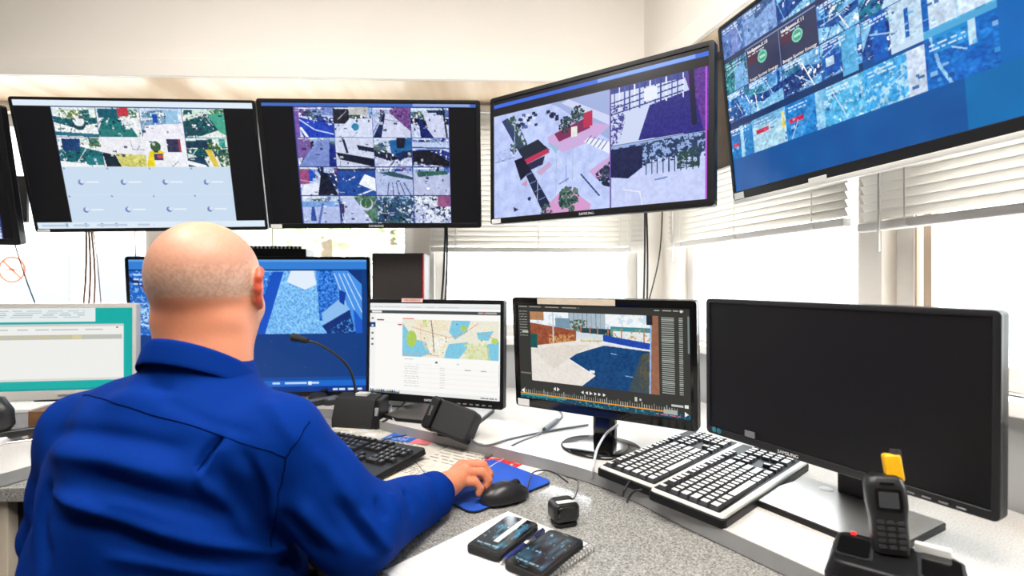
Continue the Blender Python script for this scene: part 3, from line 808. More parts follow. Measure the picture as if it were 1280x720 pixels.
def picture_street():
    c = Cv(470, 265, (52, 52, 48), 13)
    c.cell(.085, .075, .84, .80)
    c.rect(0, 0, 1, 1, (232, 226, 218)); c.rect(0, 0, 1, .34, (206, 224, 236)); c.blobs(c.poly_mask([(0, 0), (1, 0), (1, .15), (0, .2)]), (240, 244, 246), .4, 14)
    c.rect(.33, .0, .62, .3, (170, 186, 196)); [c.line([(.34+.035*k, 0), (.34+.035*k, .3)], .006, (110, 130, 150)) for k in range(8)]
    c.rect(.42, .2, .66, .3, (30, 66, 80)); c.rect(.22, .08, .34, .22, (120, 150, 170)); c.blobs(c.poly_mask([(.34, .1), (.48, .08), (.48, .24), (.34, .24)]), (70, 92, 60), .5, 60)
    c.rect(.66, .16, .95, .3, (60, 140, 150)); c.rect(.68, .22, .95, .34, (226, 232, 232)); c.blobs(c.poly_mask([(.6, .2), (.95, .18), (.95, .34), (.6, .34)]), (196, 160, 60), .7, 60)
    for x in (.43, .5, .56, .64, .74, .9): c.line([(x, .18), (x, .38)], .01, (190, 120, 60))
    c.poly([(0, .16), (.39, .24), (.39, .38), (0, .5)], (150, 78, 50)); c.noise(c.poly_mask([(0, .16), (.39, .24), (.39, .38), (0, .5)]), 16, 60); c.blobs(c.poly_mask([(.16, .32), (.38, .3), (.39, .38), (.16, .45)]), (206, 150, 90), .5, 80); c.rect(0, 0, .12, .12, (180, 130, 90)); c.rect(.0, .32, .06, .52, (20, 84, 80)); c.poly([(.39, .26), (.62, .28), (.62, .36), (.4, .36)], (214, 222, 226))
    c.poly([(.6, .28), (.97, .36), (.97, .44), (.6, .38)], (26, 70, 170)); c.line([(.6, .375), (.95, .46)], .016, (226, 234, 246)); c.line([(.43, .38), (.6, .36)], .01, (200, 190, 90))
    c.poly([(.3, .62), (.6, .42), (.97, .46), (.94, 1), (.42, 1), (.53, .84)], (8, 66, 118)); c.noise(c.poly_mask([(.3, .62), (.6, .42), (.97, .46), (.94, 1), (.42, 1)]), 10, 60)
    c.line([(.3, .62), (.53, .84), (.42, 1)], .01, (236, 236, 232)); c.line([(.27, .62), (.6, .42)], .008, (240, 238, 232)); c.rect(.49, .77, .53, .81, (236, 240, 242)); c.line([(.66, .52), (.7, .53)], .006, (190, 206, 220)); c.line([(.76, .8), (.82, .81)], .006, (150, 180, 210)); c.line([(.74, .55), (.8, .57)], .008, (4, 40, 80))
    c.poly([(.88, .5), (.95, .46), (.93, 1), (.78, 1)], (58, 74, 80)); c.blobs(c.poly_mask([(.88, .5), (.95, .46), (.93, 1), (.86, .9)]), (90, 84, 60), .5, 60); c.poly([(.95, 0), (1, 0), (1, 1), (.935, 1)], (150, 100, 74)); c.line([(.95, .1), (.935, 1)], .014, (150, 180, 226)); c.rect(.92, 0, .96, .12, (30, 34, 44)); c.line([(.2, 0), (.2, .42)], .014, (200, 206, 210))
    c.poly([(0, .55), (.3, .45), (.5, .42), (.2, .8)], (224, 216, 206)); c.noise(None, 7, 50)
    c.whole()
    for k in range(10): c.dashes(.012, .07+.028*k, .065, .085+.028*k, 1, (160, 162, 152), .5)
    c.rect(.03, .28, .07, .30, (190, 190, 182)); c.rect(.01, .72, .08, .735, (120, 120, 112))
    for k in range(38):
        y = .085 + .0185*k
        c.rect(.856, y, .92, y+.008, (170, 176, 168)); c.rect(.942, y, .962, y+.008, (170, 176, 168))
    c.rect(.985, .07, .993, .4, (120, 132, 130)); c.dashes(.01, .02, .4, .035, 1, (170, 170, 162), .6); c.dashes(.82, .02, .98, .035, 1, (190, 190, 182), .6); c.circ(.955, .03, .012, (220, 220, 214))
    c.poly([(.225, .865), (.24, .845), (.24, .885)], (236, 236, 230)); c.poly([(.265, .865), (.25, .845), (.25, .885)], (236, 236, 230))
    for i, x in enumerate((.40, .425, .452, .478, .502, .53)): c.poly([(x, .865), (x+.015, .848), (x+.015, .882)] if i < 2 else [(x+.016, .865), (x, .848), (x, .882)], (238, 238, 232))
    c.rect(.708, .845, .722, .885, (200, 204, 196)); c.rect(.735, .855, .745, .875, (200, 204, 196)); c.rect(.9, .87, .96, .89, (200, 204, 196)); c.rect(.965, .865, .985, .895, (232, 232, 226))
    for k in range(70):
        x = .03 + .013*k
        c.rect(x, .905 if k % 5 else .885, x+.003, .94, (176, 178, 166))
    c.rect(0, .94, .92, .952, (240, 160, 40)); c.rect(0, .952, 1, 1, (16, 70, 96)); c.rect(0, .955, .3, .97, (40, 150, 140)); c.blobs(c.poly_mask([(0, .955), (1, .955), (1, 1), (0, 1)]), (60, 170, 180), .72, 80)
    c.rect(.86, .925, .93, .965, (170, 176, 170)); c.poly([(.985, .95), (.965, .925), (.965, .975)], (240, 240, 236)); c.poly([(.008, .92), (.03, .895), (.03, .945)], (240, 240, 236)); c.dashes(.82, .97, .95, .985, 1, (214, 120, 130), .6)
    return c.up()

def picture_teal():
    c = Cv(360, 216, (12, 172, 166), 15)
    c.rect(0, 0, .75, .17, (230, 236, 236)); c.dashes(.02, .03, .68, .13, 4, (176, 196, 204), .4)
    c.rect(0, .2, .935, .88, (238, 238, 234)); c.rect(0, .2, .935, .225, (205, 206, 204)); c.dashes(.02, .255, .8, .275, 1, (190, 192, 192), .6); c.rect(.885, .235, .9, .25, (60, 66, 80))
    c.rect(0, .33, .925, .385, (190, 190, 184)); c.dashes(.02, .34, .65, .375, 2, (206, 196, 140), .5); c.rect(.6, .335, .66, .38, (214, 204, 156))
    c.rect(0, .85, .935, .88, (220, 218, 214)); c.rect(0, .97, 1, 1, (8, 150, 150))
    return c.up()

def picture_phone(seed, bright):
    c = Cv(60, 110, (14, 20, 28), seed)
    f = c.field(6)
    c.a += np.clip(f-.35, 0, 1)[..., None]*np.array([110, 220, 260])*bright
    c.blobs(None, (120, 180, 206), .86, 10)
    c.rect(0, 0, 1, .05, (20, 26, 34)); c.dashes(.1, .9, .9, .96, 1, (150, 186, 200), .5, .8)
    return c.up()

def picture_clipping(seed, tint):
    c = Cv(150, 110, (204, 198, 186), seed)
    for k in range(5):
        x = c.rs.rand()*.8; y = c.rs.rand()*.8
        c.rect(x, y, x+c.rs.uniform(.1, .25), y+c.rs.uniform(.08, .25), [tint, (226, 206, 170), (190, 196, 200), (244, 242, 236)][k % 4])
    for k in range(4): c.line([(c.rs.rand(), c.rs.rand()), (c.rs.rand(), c.rs.rand())], .012, (70, 60, 66))
    for k in range(3):
        x = c.rs.uniform(.02, .6); y = c.rs.uniform(.05, .7)
        c.dashes(x, y, x+.3, y+.22, 5, (120, 116, 112), .4)
    c.noise(None, 10, 20)
    return c.up()

def picture_card():
    c = Cv(130, 90, (20, 84, 176), 33)
    c.rect(.62, .0, 1, 1, (226, 120, 126)); c.rect(.66, .1, .96, .5, (240, 196, 190)); c.rect(.3, .1, .55, .4, (236, 200, 200)); c.dashes(.06, .55, .5, .9, 4, (196, 214, 240), .4)
    c.rect(.0, .0, .28, .4, (30, 100, 196))
    return c.up()

def picture_map_sheet():
    c = Cv(150, 110, (210, 204, 194), 35)
    c.dashes(.04, .06, .5, .9, 9, (150, 140, 128), .35); c.blobs(c.poly_mask([(.5, .3), (.85, .2), (.9, .6), (.55, .7)]), (214, 40, 44), .35, 10); c.line([(.45, .2), (.6, .9), (.9, .7)], .014, (60, 60, 66)); c.rect(.86, .1, .97, .5, (206, 206, 214)); c.line([(.1, .1), (.4, .12)], .014, (50, 46, 50))
    return c.up()

# ------------------------------------------------------------------ the room
CORNER = Vector((0.652, 2.22, 0))            # inner corner of the two window walls
DB = Vector((-1, -0.031, 0)).normalized()    # along the back wall, to the left
DR = Vector((0.267, -1, 0)).normalized()     # along the right wall, towards the viewer
NB = Vector((-0.031, 1, 0)).normalized()     # outwards
NR = Vector((1, 0.267, 0)).normalized()
ROOM_TOP = 2.62
SILL = 0.985
HEAD = 1.93

def along(o, d, n):                          # frame whose x runs along the wall and y points outwards
    return Matrix(((d.x, n.x, 0, o.x), (d.y, n.y, 0, o.y), (0, 0, 1, 0), (0, 0, 0, 1)))
TB = along(CORNER, DB, NB)
TR = along(CORNER, DR, NR)
LB, LR = 3.3, 4.9
# window openings as distances from the corner
OPEN_B = [(0.10, 0.985), (1.075, 2.09), (2.18, 3.15)]
OPEN_R = [(0.115, 0.935), (0.995, 1.95)]

def window_wall(name, T, L, openings, start=-0.14):
    b = MB()
    b.box(start, 0, 0, L, .14, SILL, 0, T)
    b.box(start, 0, HEAD, L, .14, ROOM_TOP, 0, T)
    e = start
    for (a, c) in openings:
        b.box(e, 0, SILL, a, .14, HEAD, 0, T); e = c
    b.box(e, 0, SILL, L, .14, HEAD, 0, T)
    return struct(b.build(name, M['wall']))
window_wall('wall_back', TB, LB, OPEN_B)
window_wall('wall_right', TR, LR, OPEN_R)
back_left = CORNER + DB*LB
right_near = CORNER + DR*LR
YN = right_near.y
b = MB(); b.box(back_left.x-.14, YN-.14, 0, back_left.x, back_left.y+.1, ROOM_TOP)
struct(b.build('wall_left', M['rear_wall']))
b = MB(); b.box(back_left.x-.14, YN-.14, 0, right_near.x+.2, YN, ROOM_TOP)
struct(b.build('wall_front', M['rear_wall']))
shell = [(back_left.x-.14, YN-.14), (right_near.x+.3, YN-.14), (right_near.x+.3, YN+.1), (CORNER.x+.2, CORNER.y+.16), (back_left.x-.14, back_left.y+.16)]
b = MB(); b.prism(shell, -.1, 0.0); struct(b.build('floor', M['floor']))
b = MB(); b.prism(shell, ROOM_TOP, ROOM_TOP+.1); struct(b.build('ceiling', M['ceiling']))

# grey panel under the sills, sill boards
for nm, T, L in (('trim_1', TB, LB), ('trim_2', TR, LR)):
    b = MB(); b.box(0.01, -.012, .05, L, 0, SILL-.03, 0, T); struct(b.build(nm, M['dado']))
for nm, T, L in (('trim_3', TB, LB), ('trim_4', TR, LR)):
    b = MB(); b.box(0.0, -.055, SILL-.03, L, .02, SILL, 0, T); struct(b.build(nm, M['frame'], bevel=.004))

# lowered box around the top of the walls
SZ = 1.972
sc_ = Vector((0.503, 1.95, 0))
def hit2(p, d, x=None, y=None):
    t = (x-p.x)/d.x if x is not None else (y-p.y)/d.y
    return p + d*t
sl = hit2(sc_, DB, x=back_left.x); sr = hit2(sc_, DR, y=YN)
poly = [(sl.x, sl.y), (sc_.x, sc_.y), (sr.x, sr.y), (right_near.x+.01, YN), (CORNER.x+.005, CORNER.y+.005), (back_left.x, back_left.y+.01)]
b = MB(); b.prism(poly, SZ+.012, ROOM_TOP); struct(b.build('wall_upper', M['wall']))
b = MB(); b.prism(poly, SZ, SZ+.012); struct(b.build('trim_5', M['header']))
e = .012
ib = sc_ - NB*e - NR*e*.98
p1 = hit2(ib, DB, x=back_left.x); p2 = hit2(ib, DR, y=YN)
b = MB()
b.prism([(sl.x, sl.y), (sc_.x, sc_.y), (sr.x, sr.y), (p2.x, p2.y), (ib.x, ib.y), (p1.x, p1.y)], SZ, SZ+.068)
struct(b.build('trim_6', M['wall'], bevel=.003))

M['track'] = mat('beige_track', (206, 180, 156), .5)
def window(n, T, a, c, mullion=None, slider=False):
    w = thing('window_%d' % n, '', 'window'); del w['label'], w['category']; w['kind'] = 'structure'
    b = MB()
    t = .045
    for (x0, x1, z0, z1) in ((a, a+t, SILL, HEAD), (c-t, c, SILL, HEAD), (a, c, SILL, SILL+.05), (a, c, HEAD-.05, HEAD)):
        b.box(x0, .045, z0, x1, .10, z1, 0, T)
    if mullion: b.box(mullion-.02, .05, SILL, mullion+.02, .095, HEAD, 0, T)
    struct(b.build('window_frame', M['frame'], w, bevel=.003))
    g = MB(); g.box(a+.02, .068, SILL+.02, c-.02, .073, HEAD-.02, 0, T)
    struct(g.build('window_glass', M['glass'], w))
    if slider:
        s_ = MB()
        s_.box(a+t+.012, .03, SILL+.05, a+t+.017, .05, HEAD-.05, 0, T); s_.box(a+t+.032, .03, SILL+.05, a+t+.05, .05, HEAD-.05, 0, T)
        struct(s_.build('slide_track', M['track'], w))
    return w
window(1, TB, *OPEN_B[2]); window(2, TB, *OPEN_B[1]); window(3, TB, *OPEN_B[0]); window(4, TR, *OPEN_R[0]); window(5, TR, *OPEN_R[1], slider=True)
# a faint crooked edge strip along the posts
def blind(label, T, a, c, zb, tilt, group='venetian blinds half lowered'):
    w = thing('venetian_blind', label, 'blind', T @ Vector(((a+c)/2, -.03, zb)), 0, group)
    Ti = w.matrix_basis.inverted()
    Ti = Matrix.Translation(-w.location) @ T
    b = MB(); b.box(a, -.05, HEAD+.0, c, -.012, HEAD+.03, 0, Ti); b.build('head_rail', M['frame'], w, bevel=.003)
    s = MB()
    z = zb + .03
    while z < HEAD - .006:
        vs = []
        for k in range(5):
            u = -1 + k*.5
            y = -.031 + math.cos(tilt)*u*.0125; zz = z + math.sin(tilt)*u*.0125 + .002*(1-u*u)
            vs += [(a+.004, y, zz), (c-.004, y, zz), (c-.004, y, zz-.0007), (a+.004, y, zz-.0007)]
        fs = []
        for k in range(4):
            o = 4*k
            fs += [(o, o+1, o+5, o+4), (o+3, o+7, o+6, o+2), (o, o+4, o+7, o+3), (o+1, o+2, o+6, o+5)]
        fs += [(0, 3, 2, 1), (16, 17, 18, 19)]
        s.add(vs, fs, 0, Ti)
        z += .0215
    s.build('slats', M['slat'], w, smooth=True)
    b = MB(); b.box(a+.002, -.046, zb-.008, c-.002, -.016, zb+.014, 0, Ti); b.build('bottom_rail', M['frame'], w, bevel=.004)
    n = 3
    for k in range(n):
        x = a + (c-a)*(.12 + .76*k/(n-1))
        b = MB()
        for yy in (-.0455, -.0165):
            b.box(x-.0018, yy-.0006, zb, x+.0018, yy+.0006, HEAD, 0, Ti)
        b.box(x-.008, -.05, zb-.004, x+.008, -.044, zb+.006, 0, Ti)
        b.build('ladder_cord', M['frame'], w)
    b = MB(); b.tube([Ti @ Vector((a+.07, -.058, HEAD)), Ti @ Vector((a+.072, -.06, zb+.1)), Ti @ Vector((a+.07, -.058, zb-.06))], .0035, 6)
    b.build('tilt_wand', M['white'], w)
    return w
blind('white slatted blind on the back wall behind the yard camera screen', TB, .085, 1.0, 1.352, R(-58))
blind('white slatted blind on the right wall nearest the corner, left of the white post', TR, .10, .93, 1.362, R(-56))
blind('white slatted blind on the right wall at the picture edge, right of the white post', TR, .965, 1.97, 1.342, R(-54))

# ceiling lamps over the desk, plus one added behind the viewpoint as fill
for i, (x, y, lb) in enumerate(((-1.0, .70, 'square ceiling lamp panel above the seated man'), (.2, .60, 'square ceiling lamp panel above the right half of the desk'), (-.1, -.2, 'square lamp panel added behind the viewpoint as fill light'))):
    l = thing('ceiling_lamp', lb, 'ceiling lamp', (x, y, ROOM_TOP-.045), 0, 'ceiling lamp panels')
    b = MB(); b.box(-.31, -.31, 0, .31, -.285, .045); b.box(-.31, .285, 0, .31, .31, .045); b.box(-.31, -.285, 0, -.285, .285, .045); b.box(.285, -.285, 0, .31, .285, .045)
    b.build('lamp_frame', M['white'], l)
    b = MB(); b.box(-.285, -.285, .01, .285, .285, .02); b.build('diffuser', M['lamp'], l)

# ------------------------------------------------------------------ the desk
RZ, FZ = .77, .738            # rear worktop, front worktop
front_edge = curve_pts([(-1.62, .55, 0), (-1.40, .86, 0), (-1.19, 1.14, 0), (-1.10, 1.42, 0), (-.92, 1.68, 0), (-.70, 1.80, 0), (-.53, 1.75, 0), (-.40, 1.625, 0), (-.10, 1.415, 0), (.19, 1.19, 0), (.335, .97, 0), (.475, .75, 0), (.64, .48, 0), (.80, .22, 0)], 6)
wall_r = lambda y, off: (CORNER + DR*((CORNER.y-y)/-DR.y) - NR*off).x
wallpts = [(wall_r(.22, .02), .22)] + [((CORNER - NB*.022 - NR*.025).x, (CORNER - NB*.022 - NR*.025).y)]
pl = CORNER + DB*(LB-.02) - NB*.022
outer = wallpts + [(pl.x, pl.y), (pl.x, .55)]
rear_poly = [(p.x, p.y) for p in front_edge] + outer
rw = thing('rear_worktop', 'raised pale worktop curving around under the monitors along both window walls', 'worktop', (0, 1.9, 0))
Tm = Matrix.Translation((0, -1.9, 0))
b = MB(); b.prism(rear_poly, RZ-.03, RZ-.0012, 1, Tm); b.prism(rear_poly, RZ-.0012, RZ, 0, Tm); b.build('tabletop', [M['rear'], M['edge']], rw)
for (x, y, rz_) in ((-1.9, 1.95, 0), (-.35, 2.0, 0), (.95, .5, 1), (.78, 1.2, 1)):
    b = MB(); b.box(-.01, -.10, 0, .01, .10, RZ-.03, 0, Tm @ Matrix.Translation((x, y, 0)) @ Matrix.Rotation(R(90*rz_), 4, 'Z')); b.build('leg', M['leg'], rw)

fw_in = curve_pts([(-1.60, 1.165, 0), (-1.25, 1.17, 0), (-.98, 1.18, 0), (-.75, 1.15, 0), (-.52, 1.06, 0), (-.35, .90, 0), (-.235, .73, 0), (-.12, .58, 0), (.03, .42, 0), (.25, .26, 0)], 6)
fw_out = [(.62, .20), (.62, .52), (.53, .74), (.40, .97), (.25, 1.2), (-.06, 1.46), (-.36, 1.68), (-.50, 1.82), (-.70, 1.88), (-.96, 1.75), (-1.15, 1.46), (-1.24, 1.3), (-1.60, 1.3)]
front_poly = [(p.x, p.y) for p in fw_in] + fw_out
fw = thing('front_worktop', 'lower grey speckled worktop curving around the seated man', 'worktop', (-.2, 1.3, 0))
Tm = Matrix.Translation((.2, -1.3, 0))
b = MB(); b.prism(front_poly, FZ-.034, FZ, 0, Tm); b.build('tabletop', M['front'], fw, bevel=.003)
b = MB(); b.box(-1.200, 1.19, 0, -1.172, 1.29, FZ-.034, 0, Tm); b.build('leg', M['leg'], fw, bevel=.002)
b = MB(); b.box(-1.172, 1.215, .04, -.80, 1.235, FZ-.034, 0, Tm); b.build('modesty_panel', M['dark_panel'], fw)
b = MB(); b.box(.30, .42, 0, .56, .44, FZ-.034, 0, Tm); b.build('leg', M['leg'], fw)
b = MB(); b.box(-.12, 1.42, 0, .0, 1.44, FZ-.034, 0, Tm); b.build('leg', M['leg'], fw)

# ------------------------------------------------------------------ screens
def panel_matrix(zc, tilt, roll):
    return Matrix.Translation((0, 0, zc)) @ Matrix.Rotation(R(tilt), 4, 'X') @ Matrix.Rotation(-R(roll), 4, 'Y')

def screen(name, label, cat, pos, yaw, tilt, roll, w, h, bez, picture=None, base_z=None, depth=.045, stand=None, frame='black', logo=None,
           logo_x=0.0, sticker=True, buttons=False, chin=None, group=None, base_off=(0, 0), logo_mat='letter', side_rail=None):
    """bez: left/right, top, bottom bezel widths"""
    zb = base_z if base_z is not None else pos[2] - h/2
    t = thing(name, label, cat, (pos[0], pos[1], zb), R(yaw), group)
    P = panel_matrix(pos[2]-zb, tilt, roll)
    bs, bt, bb = bez
    # back shell with a smaller hump
    sh = MB()
    RXY = Matrix(((1, 0, 0, 0), (0, 0, 1, 0), (0, 1, 0, 0), (0, 0, 0, 1)))       # draws (x, z) outlines, extrudes along y
    sh.prism(rrect(w, h, .008), .007, .03, 0, P @ RXY)
    sh.prism(rrect(w*.8, h*.74, .03, cy=-h*.02), .03, depth, 0, P @ RXY, top=.86)
    sh.build('back_shell', M['black' if frame != 'silverp' else 'silverp'], t, bevel=.002)
    # bezel ring
    o_ = rrect(w, h, .009 if h < .5 else .012, 4); i_ = rrect(w-2*bs, h-bt-bb, .0015, 4, cy=(bb-bt)/2)
    n = len(o_)
    ring = MB()
    vs = [(p[0], 0.0005, p[1]) for p in o_] + [(p[0], 0.0, p[1]) for p in i_] + [(p[0], .012, p[1]) for p in o_] + [(p[0], .006, p[1]) for p in i_]
    fs = []
    for k in range(n):
        k2 = (k+1) % n
        fs += [(k, k2, n+k2, n+k), (k2, k, 2*n+k, 2*n+k2), (n+k, n+k2, 3*n+k2, 3*n+k)]
    ring.add(vs, fs, 0, P)
    if side_rail: ring.box(-w/2+.004, -.0015, -h/2-.010, w/2-.004, .03, -h/2+.001, 1, P)
    ring.build('bezel', [M[frame], M['silverp']], t, bevel=.0012, seg=1)
    x0, x1 = -w/2+bs, w/2-bs; z0, z1 = -h/2+bb, h/2-bt
    if picture is not None:
        colour_grid('display', picture, P, M['screen'], t, x0-.001, x1+.001, z0-.001, z1+.001, .0035)
    else:
        g = MB(); g.box(x0-.002, .0035, z0-.002, x1+.002, .006, z1+.002, 0, P); g.build('display', M['off'], t)
    Fr = P @ Matrix.Rotation(R(90), 4, 'X')
    if logo: text('logo', logo, min(.011, bb*.62), M[logo_mat], t, P @ Matrix.Translation((logo_x, -.0008, -h/2+bb*.45)) @ Matrix.Rotation(R(90), 4, 'X'))
    if sticker:
        s = MB(); s.box(-w/2+.008, -.0012, -h/2+bb*.12, -w/2+.045, .001, -h/2+bb*.85, 0, P)
        s.build('sticker', M['white'], t)['label'] = 'small white sticker'
    if buttons:
        for k in range(6):
            s = MB(); s.box(w/2-.16+.022*k, -.0014, -h/2+bb*.28, w/2-.148+.022*k, .002, -h/2+bb*.45, 0, P); s.build('button', M['grey'], t, bevel=.0006, seg=1)
    ox, oy = base_off
    if stand == 'plate':      # flat square plate and a flat column
        c = MB(); c.prism(rrect(.10, .045, .008, cx=ox, cy=.085+oy), .010, pos[2]-zb-.02, 0); c.box(ox-.04, .03, pos[2]-zb-.07, ox+.04, .07+oy, pos[2]-zb+.02); c.build('stand_column', M['satin'], t, bevel=.003)
        s = MB(); s.prism(rrect(.25, .205, .006, cx=ox, cy=-.015+oy), .0, .0105, 1); s.prism(rrect(.246, .201, .006, cx=ox, cy=-.015+oy), .0105, .0125, 0); s.build('stand_base', [M['silver'], M['black']], t)
        s = MB(); s.lathe([(.013, .0125), (.013, .0132), (.006, .0136)], 18, 0, Matrix.Translation((ox-.065, .055+oy, 0))); s.build('cap', M['white'], t)
    elif stand == 'round':
        c = MB(); c.prism(rrect(.062, .036, .012, cx=ox, cy=.06+oy), .010, pos[2]-zb-.06, 0, top=1.0); c.box(ox-.03, .03, pos[2]-zb-.12, ox+.03, .06+oy, pos[2]-zb-.03); c.build('stand_column', M['gloss'], t, bevel=.003)
        s = MB(); s.lathe([(.108, 0), (.109, .004), (.104, .008), (.06, .0105), (.0, .0112)], 48, 0, Matrix.Translation((ox, .03+oy, 0)), 1, .86); s.build('stand_base', M['gloss'], t, smooth=True)
    elif stand == 'legs':
        c = MB(); c.prism(rrect(.055, .03, .008, cx=ox, cy=.06+oy), .012, pos[2]-zb-.02, 0); c.box(ox-.03, .03, pos[2]-zb-.10, ox+.03, .06+oy, pos[2]-zb-.03); c.build('stand_column', M['satin'], t, bevel=.003)
        s = MB(); s.prism([(ox-.15, .115+oy), (ox-.165, -.075+oy), (ox-.10, -.10+oy), (ox+.12, -.10+oy), (ox+.165, -.075+oy), (ox+.15, .115+oy)], 0, .010, 1); s.prism([(ox-.146, .112+oy), (ox-.16, -.073+oy), (ox-.10, -.096+oy), (ox+.118, -.096+oy), (ox+.16, -.073+oy), (ox+.146, .112+oy)], .010, .012, 0); s.build('stand_base', [M['silver'], M['black']], t)
        s = MB(); s.tube([(ox+.055, .05+oy, .012), (ox+.06, .035, pos[2]-zb-h/2+.05)], .009, 10); s.build('prop', M['satin'], t)
    elif stand == 'oval':
        c = MB(); c.prism(rrect(.09, .04, .015, cx=ox, cy=.05+oy), .012, pos[2]-zb-.05, 0); c.build('stand_column', M['black'], t, bevel=.004)
        s = MB(); s.lathe([(.12, 0), (.122, .006), (.112, .014), (.05, .02), (.0, .021)], 48, 0, Matrix.Translation((ox, .02+oy, 0)), 1, .72); s.build('stand_base', M['matte'], t, smooth=True)
    elif stand == 'feet':
        for sx in (-1, 1):
            s = MB(); s.prism([(sx*w*.3-.02, -.06), (sx*w*.3+.02, -.06), (sx*w*.3+.012, .12), (sx*w*.3-.012, .12)], 0, .012); s.box(sx*w*.3-.012, -.0, .01, sx*w*.3+.012, .03, pos[2]-zb-h/2+.03); s.build('foot', M['black'], t, bevel=.003)
    return t, P, w, h

TVH, TVW = .425, .73
tv_a, *_ = screen('wall_television', 'wall television at the left picture edge showing only its dark right side', 'television', (-1.905, 1.50, 1.538), 13, 12, 0, TVW, TVH, (.017, .017, .02), picture_sixteen(.1, .955), sticker=False, group='wall televisions')
tv_b, *_ = screen('wall_television', 'wall television with eight bright camera views above pale blue empty tiles', 'television', (-1.206, 1.68, 1.593), 7.1, 13, 1.5, TVW, TVH, (.009, .009, .012), picture_harbour(), group='wall televisions')
tv_c, *_ = screen('wall_television', 'wall television with sixteen small blue camera views in a four by four grid', 'television', (-.471, 1.733, 1.609), 3.2, 12.9, .6, TVW, TVH, (.015, .013, .018), picture_sixteen(), logo='SAMSUNG', group='wall televisions')
tv_d, *_ = screen('wall_television', 'wall television in the corner showing a large yard view and two smaller views', 'television', (.221, 1.52, 1.62), -36, .6, -.3, TVW, TVH, (.015, .014, .020), picture_yard(), logo='SAMSUNG', group='wall televisions')
tv_e, PE, we, he = screen('wall_television', 'large wall television at the upper right with many blue camera tiles', 'television', (.710, 1.044, 1.685), -75.4, 6.1, .1, .84, .4877, (.011, .011, .024), picture_grid(), depth=.04, sticker=True, side_rail=True, group='wall televisions')
s = MB(); s.box(-.155, -.002, -he/2-.005, -.105, .0, -he/2+.010, 0, PE); s.build('badge', M['silverp'], tv_e, bevel=.001)
xg = [0, .105, .245, .378]
for k in (1, 2):
    cx = -we/2 + .011 + (we-.022)*(xg[k]+.006); zt = he/2 - .011 - (he-.027)*.225
    text('caption', 'Hellgyres K%d' % (9+k), .0125, M['letter'], tv_e, PE @ Matrix.Translation((cx+.002, .0028, zt)) @ Matrix.Rotation(R(90), 4, 'X'), 'LEFT')
    text('caption', 'Bosgys Spotter Emergy', .0105, M['letter'], tv_e, PE @ Matrix.Translation((cx+.001, .0028, zt-.072)) @ Matrix.Rotation(R(90), 4, 'X'), 'LEFT')
blue_tv, *_ = screen('desk_television', 'large desk television behind the man showing a blue stony path view', 'television', (-.985, 1.935, 1.044), 4.6, 3.9, .2, .885, .537, (.012, .012, .018), picture_path(), base_z=RZ, stand='feet', sticker=False)
teal, *_ = screen('monitor', 'silver framed monitor with a teal desktop at the left edge', 'monitor', (-1.572, 1.765, .975), 9, 0, 0, .50, .332, (.012, .016, .032), picture_teal(), base_z=RZ, stand='oval', frame='silverp', logo='SAMSUNG', logo_x=.03, logo_mat='letterdark', sticker=False, group='desk monitors', base_off=(-.05, .0))
mapm, PM, wm, hm = screen('monitor', 'black monitor showing a white page with a coloured street map', 'monitor', (-.268, 1.702, .983), -19.4, -1.3, 0, .511, .347, (.012, .014, .026), picture_map(), base_z=RZ, stand='legs', logo='SAMSUNG', buttons=True, group='desk monitors', base_off=(.03, .0))
s = MB(); s.box(-.115, -.001, hm/2-.010, -.035, .004, hm/2+.003, 0, PM); s = s.build('top_sticker', M['pink'], mapm); s['label'] = 'pink label sticker with red writing'
text('sticker_writing', 'VAIN KAMEROILLE', .0075, M['red'], s, PM @ Matrix.Translation((-.075, -.0014, hm/2-.0035)) @ Matrix.Rotation(R(90), 4, 'X'))
strm, PS, ws, hs = screen('monitor', 'black monitor on a round foot showing a street camera view with a timeline', 'monitor', (.220, 1.335, 1.0115), -32.1, 4.6, -.3, .506, .313, (.016, .020, .026), picture_street(), base_z=RZ, stand='round', frame='gloss', buttons=False, group='desk monitors', base_off=(.0, .0))
s = MB(); s.box(-.17, -.0012, hs/2-.017, .055, .003, hs/2-.001, 0, PS); s = s.build('tape_strip', M['tape'], strm); s['label'] = 'strip of beige masking tape'
dark, PD, wd, hd = screen('monitor', 'large switched off black monitor on a flat silver stand at the right', 'monitor', (.5695, .950, 1.0164), -60.5, 1.2, -.7, .51, .306, (.010, .010, .015), None, base_z=RZ, depth=.05, stand='plate', frame='satin', logo='SAMSUNG', logo_x=-.06, buttons=True, sticker=False, group='desk monitors', base_off=(.012, .065))
s = MB(); s.box(-.155, -.001, -hd/2+.017, -.132, .002, -hd/2+.030, 0, PD); s.build('sticker', M['grey'], dark)
for k in range(2):
    s = MB(); s.lathe([(.006, 0), (.006, .001), (.003, .0014)], 14, 0, PD @ Matrix.Translation((-wd/2+.022+.013*k, -.0002, -hd/2+.011)) @ Matrix.Rotation(R(90), 4, 'X')); s.build('sticker', mat('teal_sticker', (40, 110, 130), .4), dark)

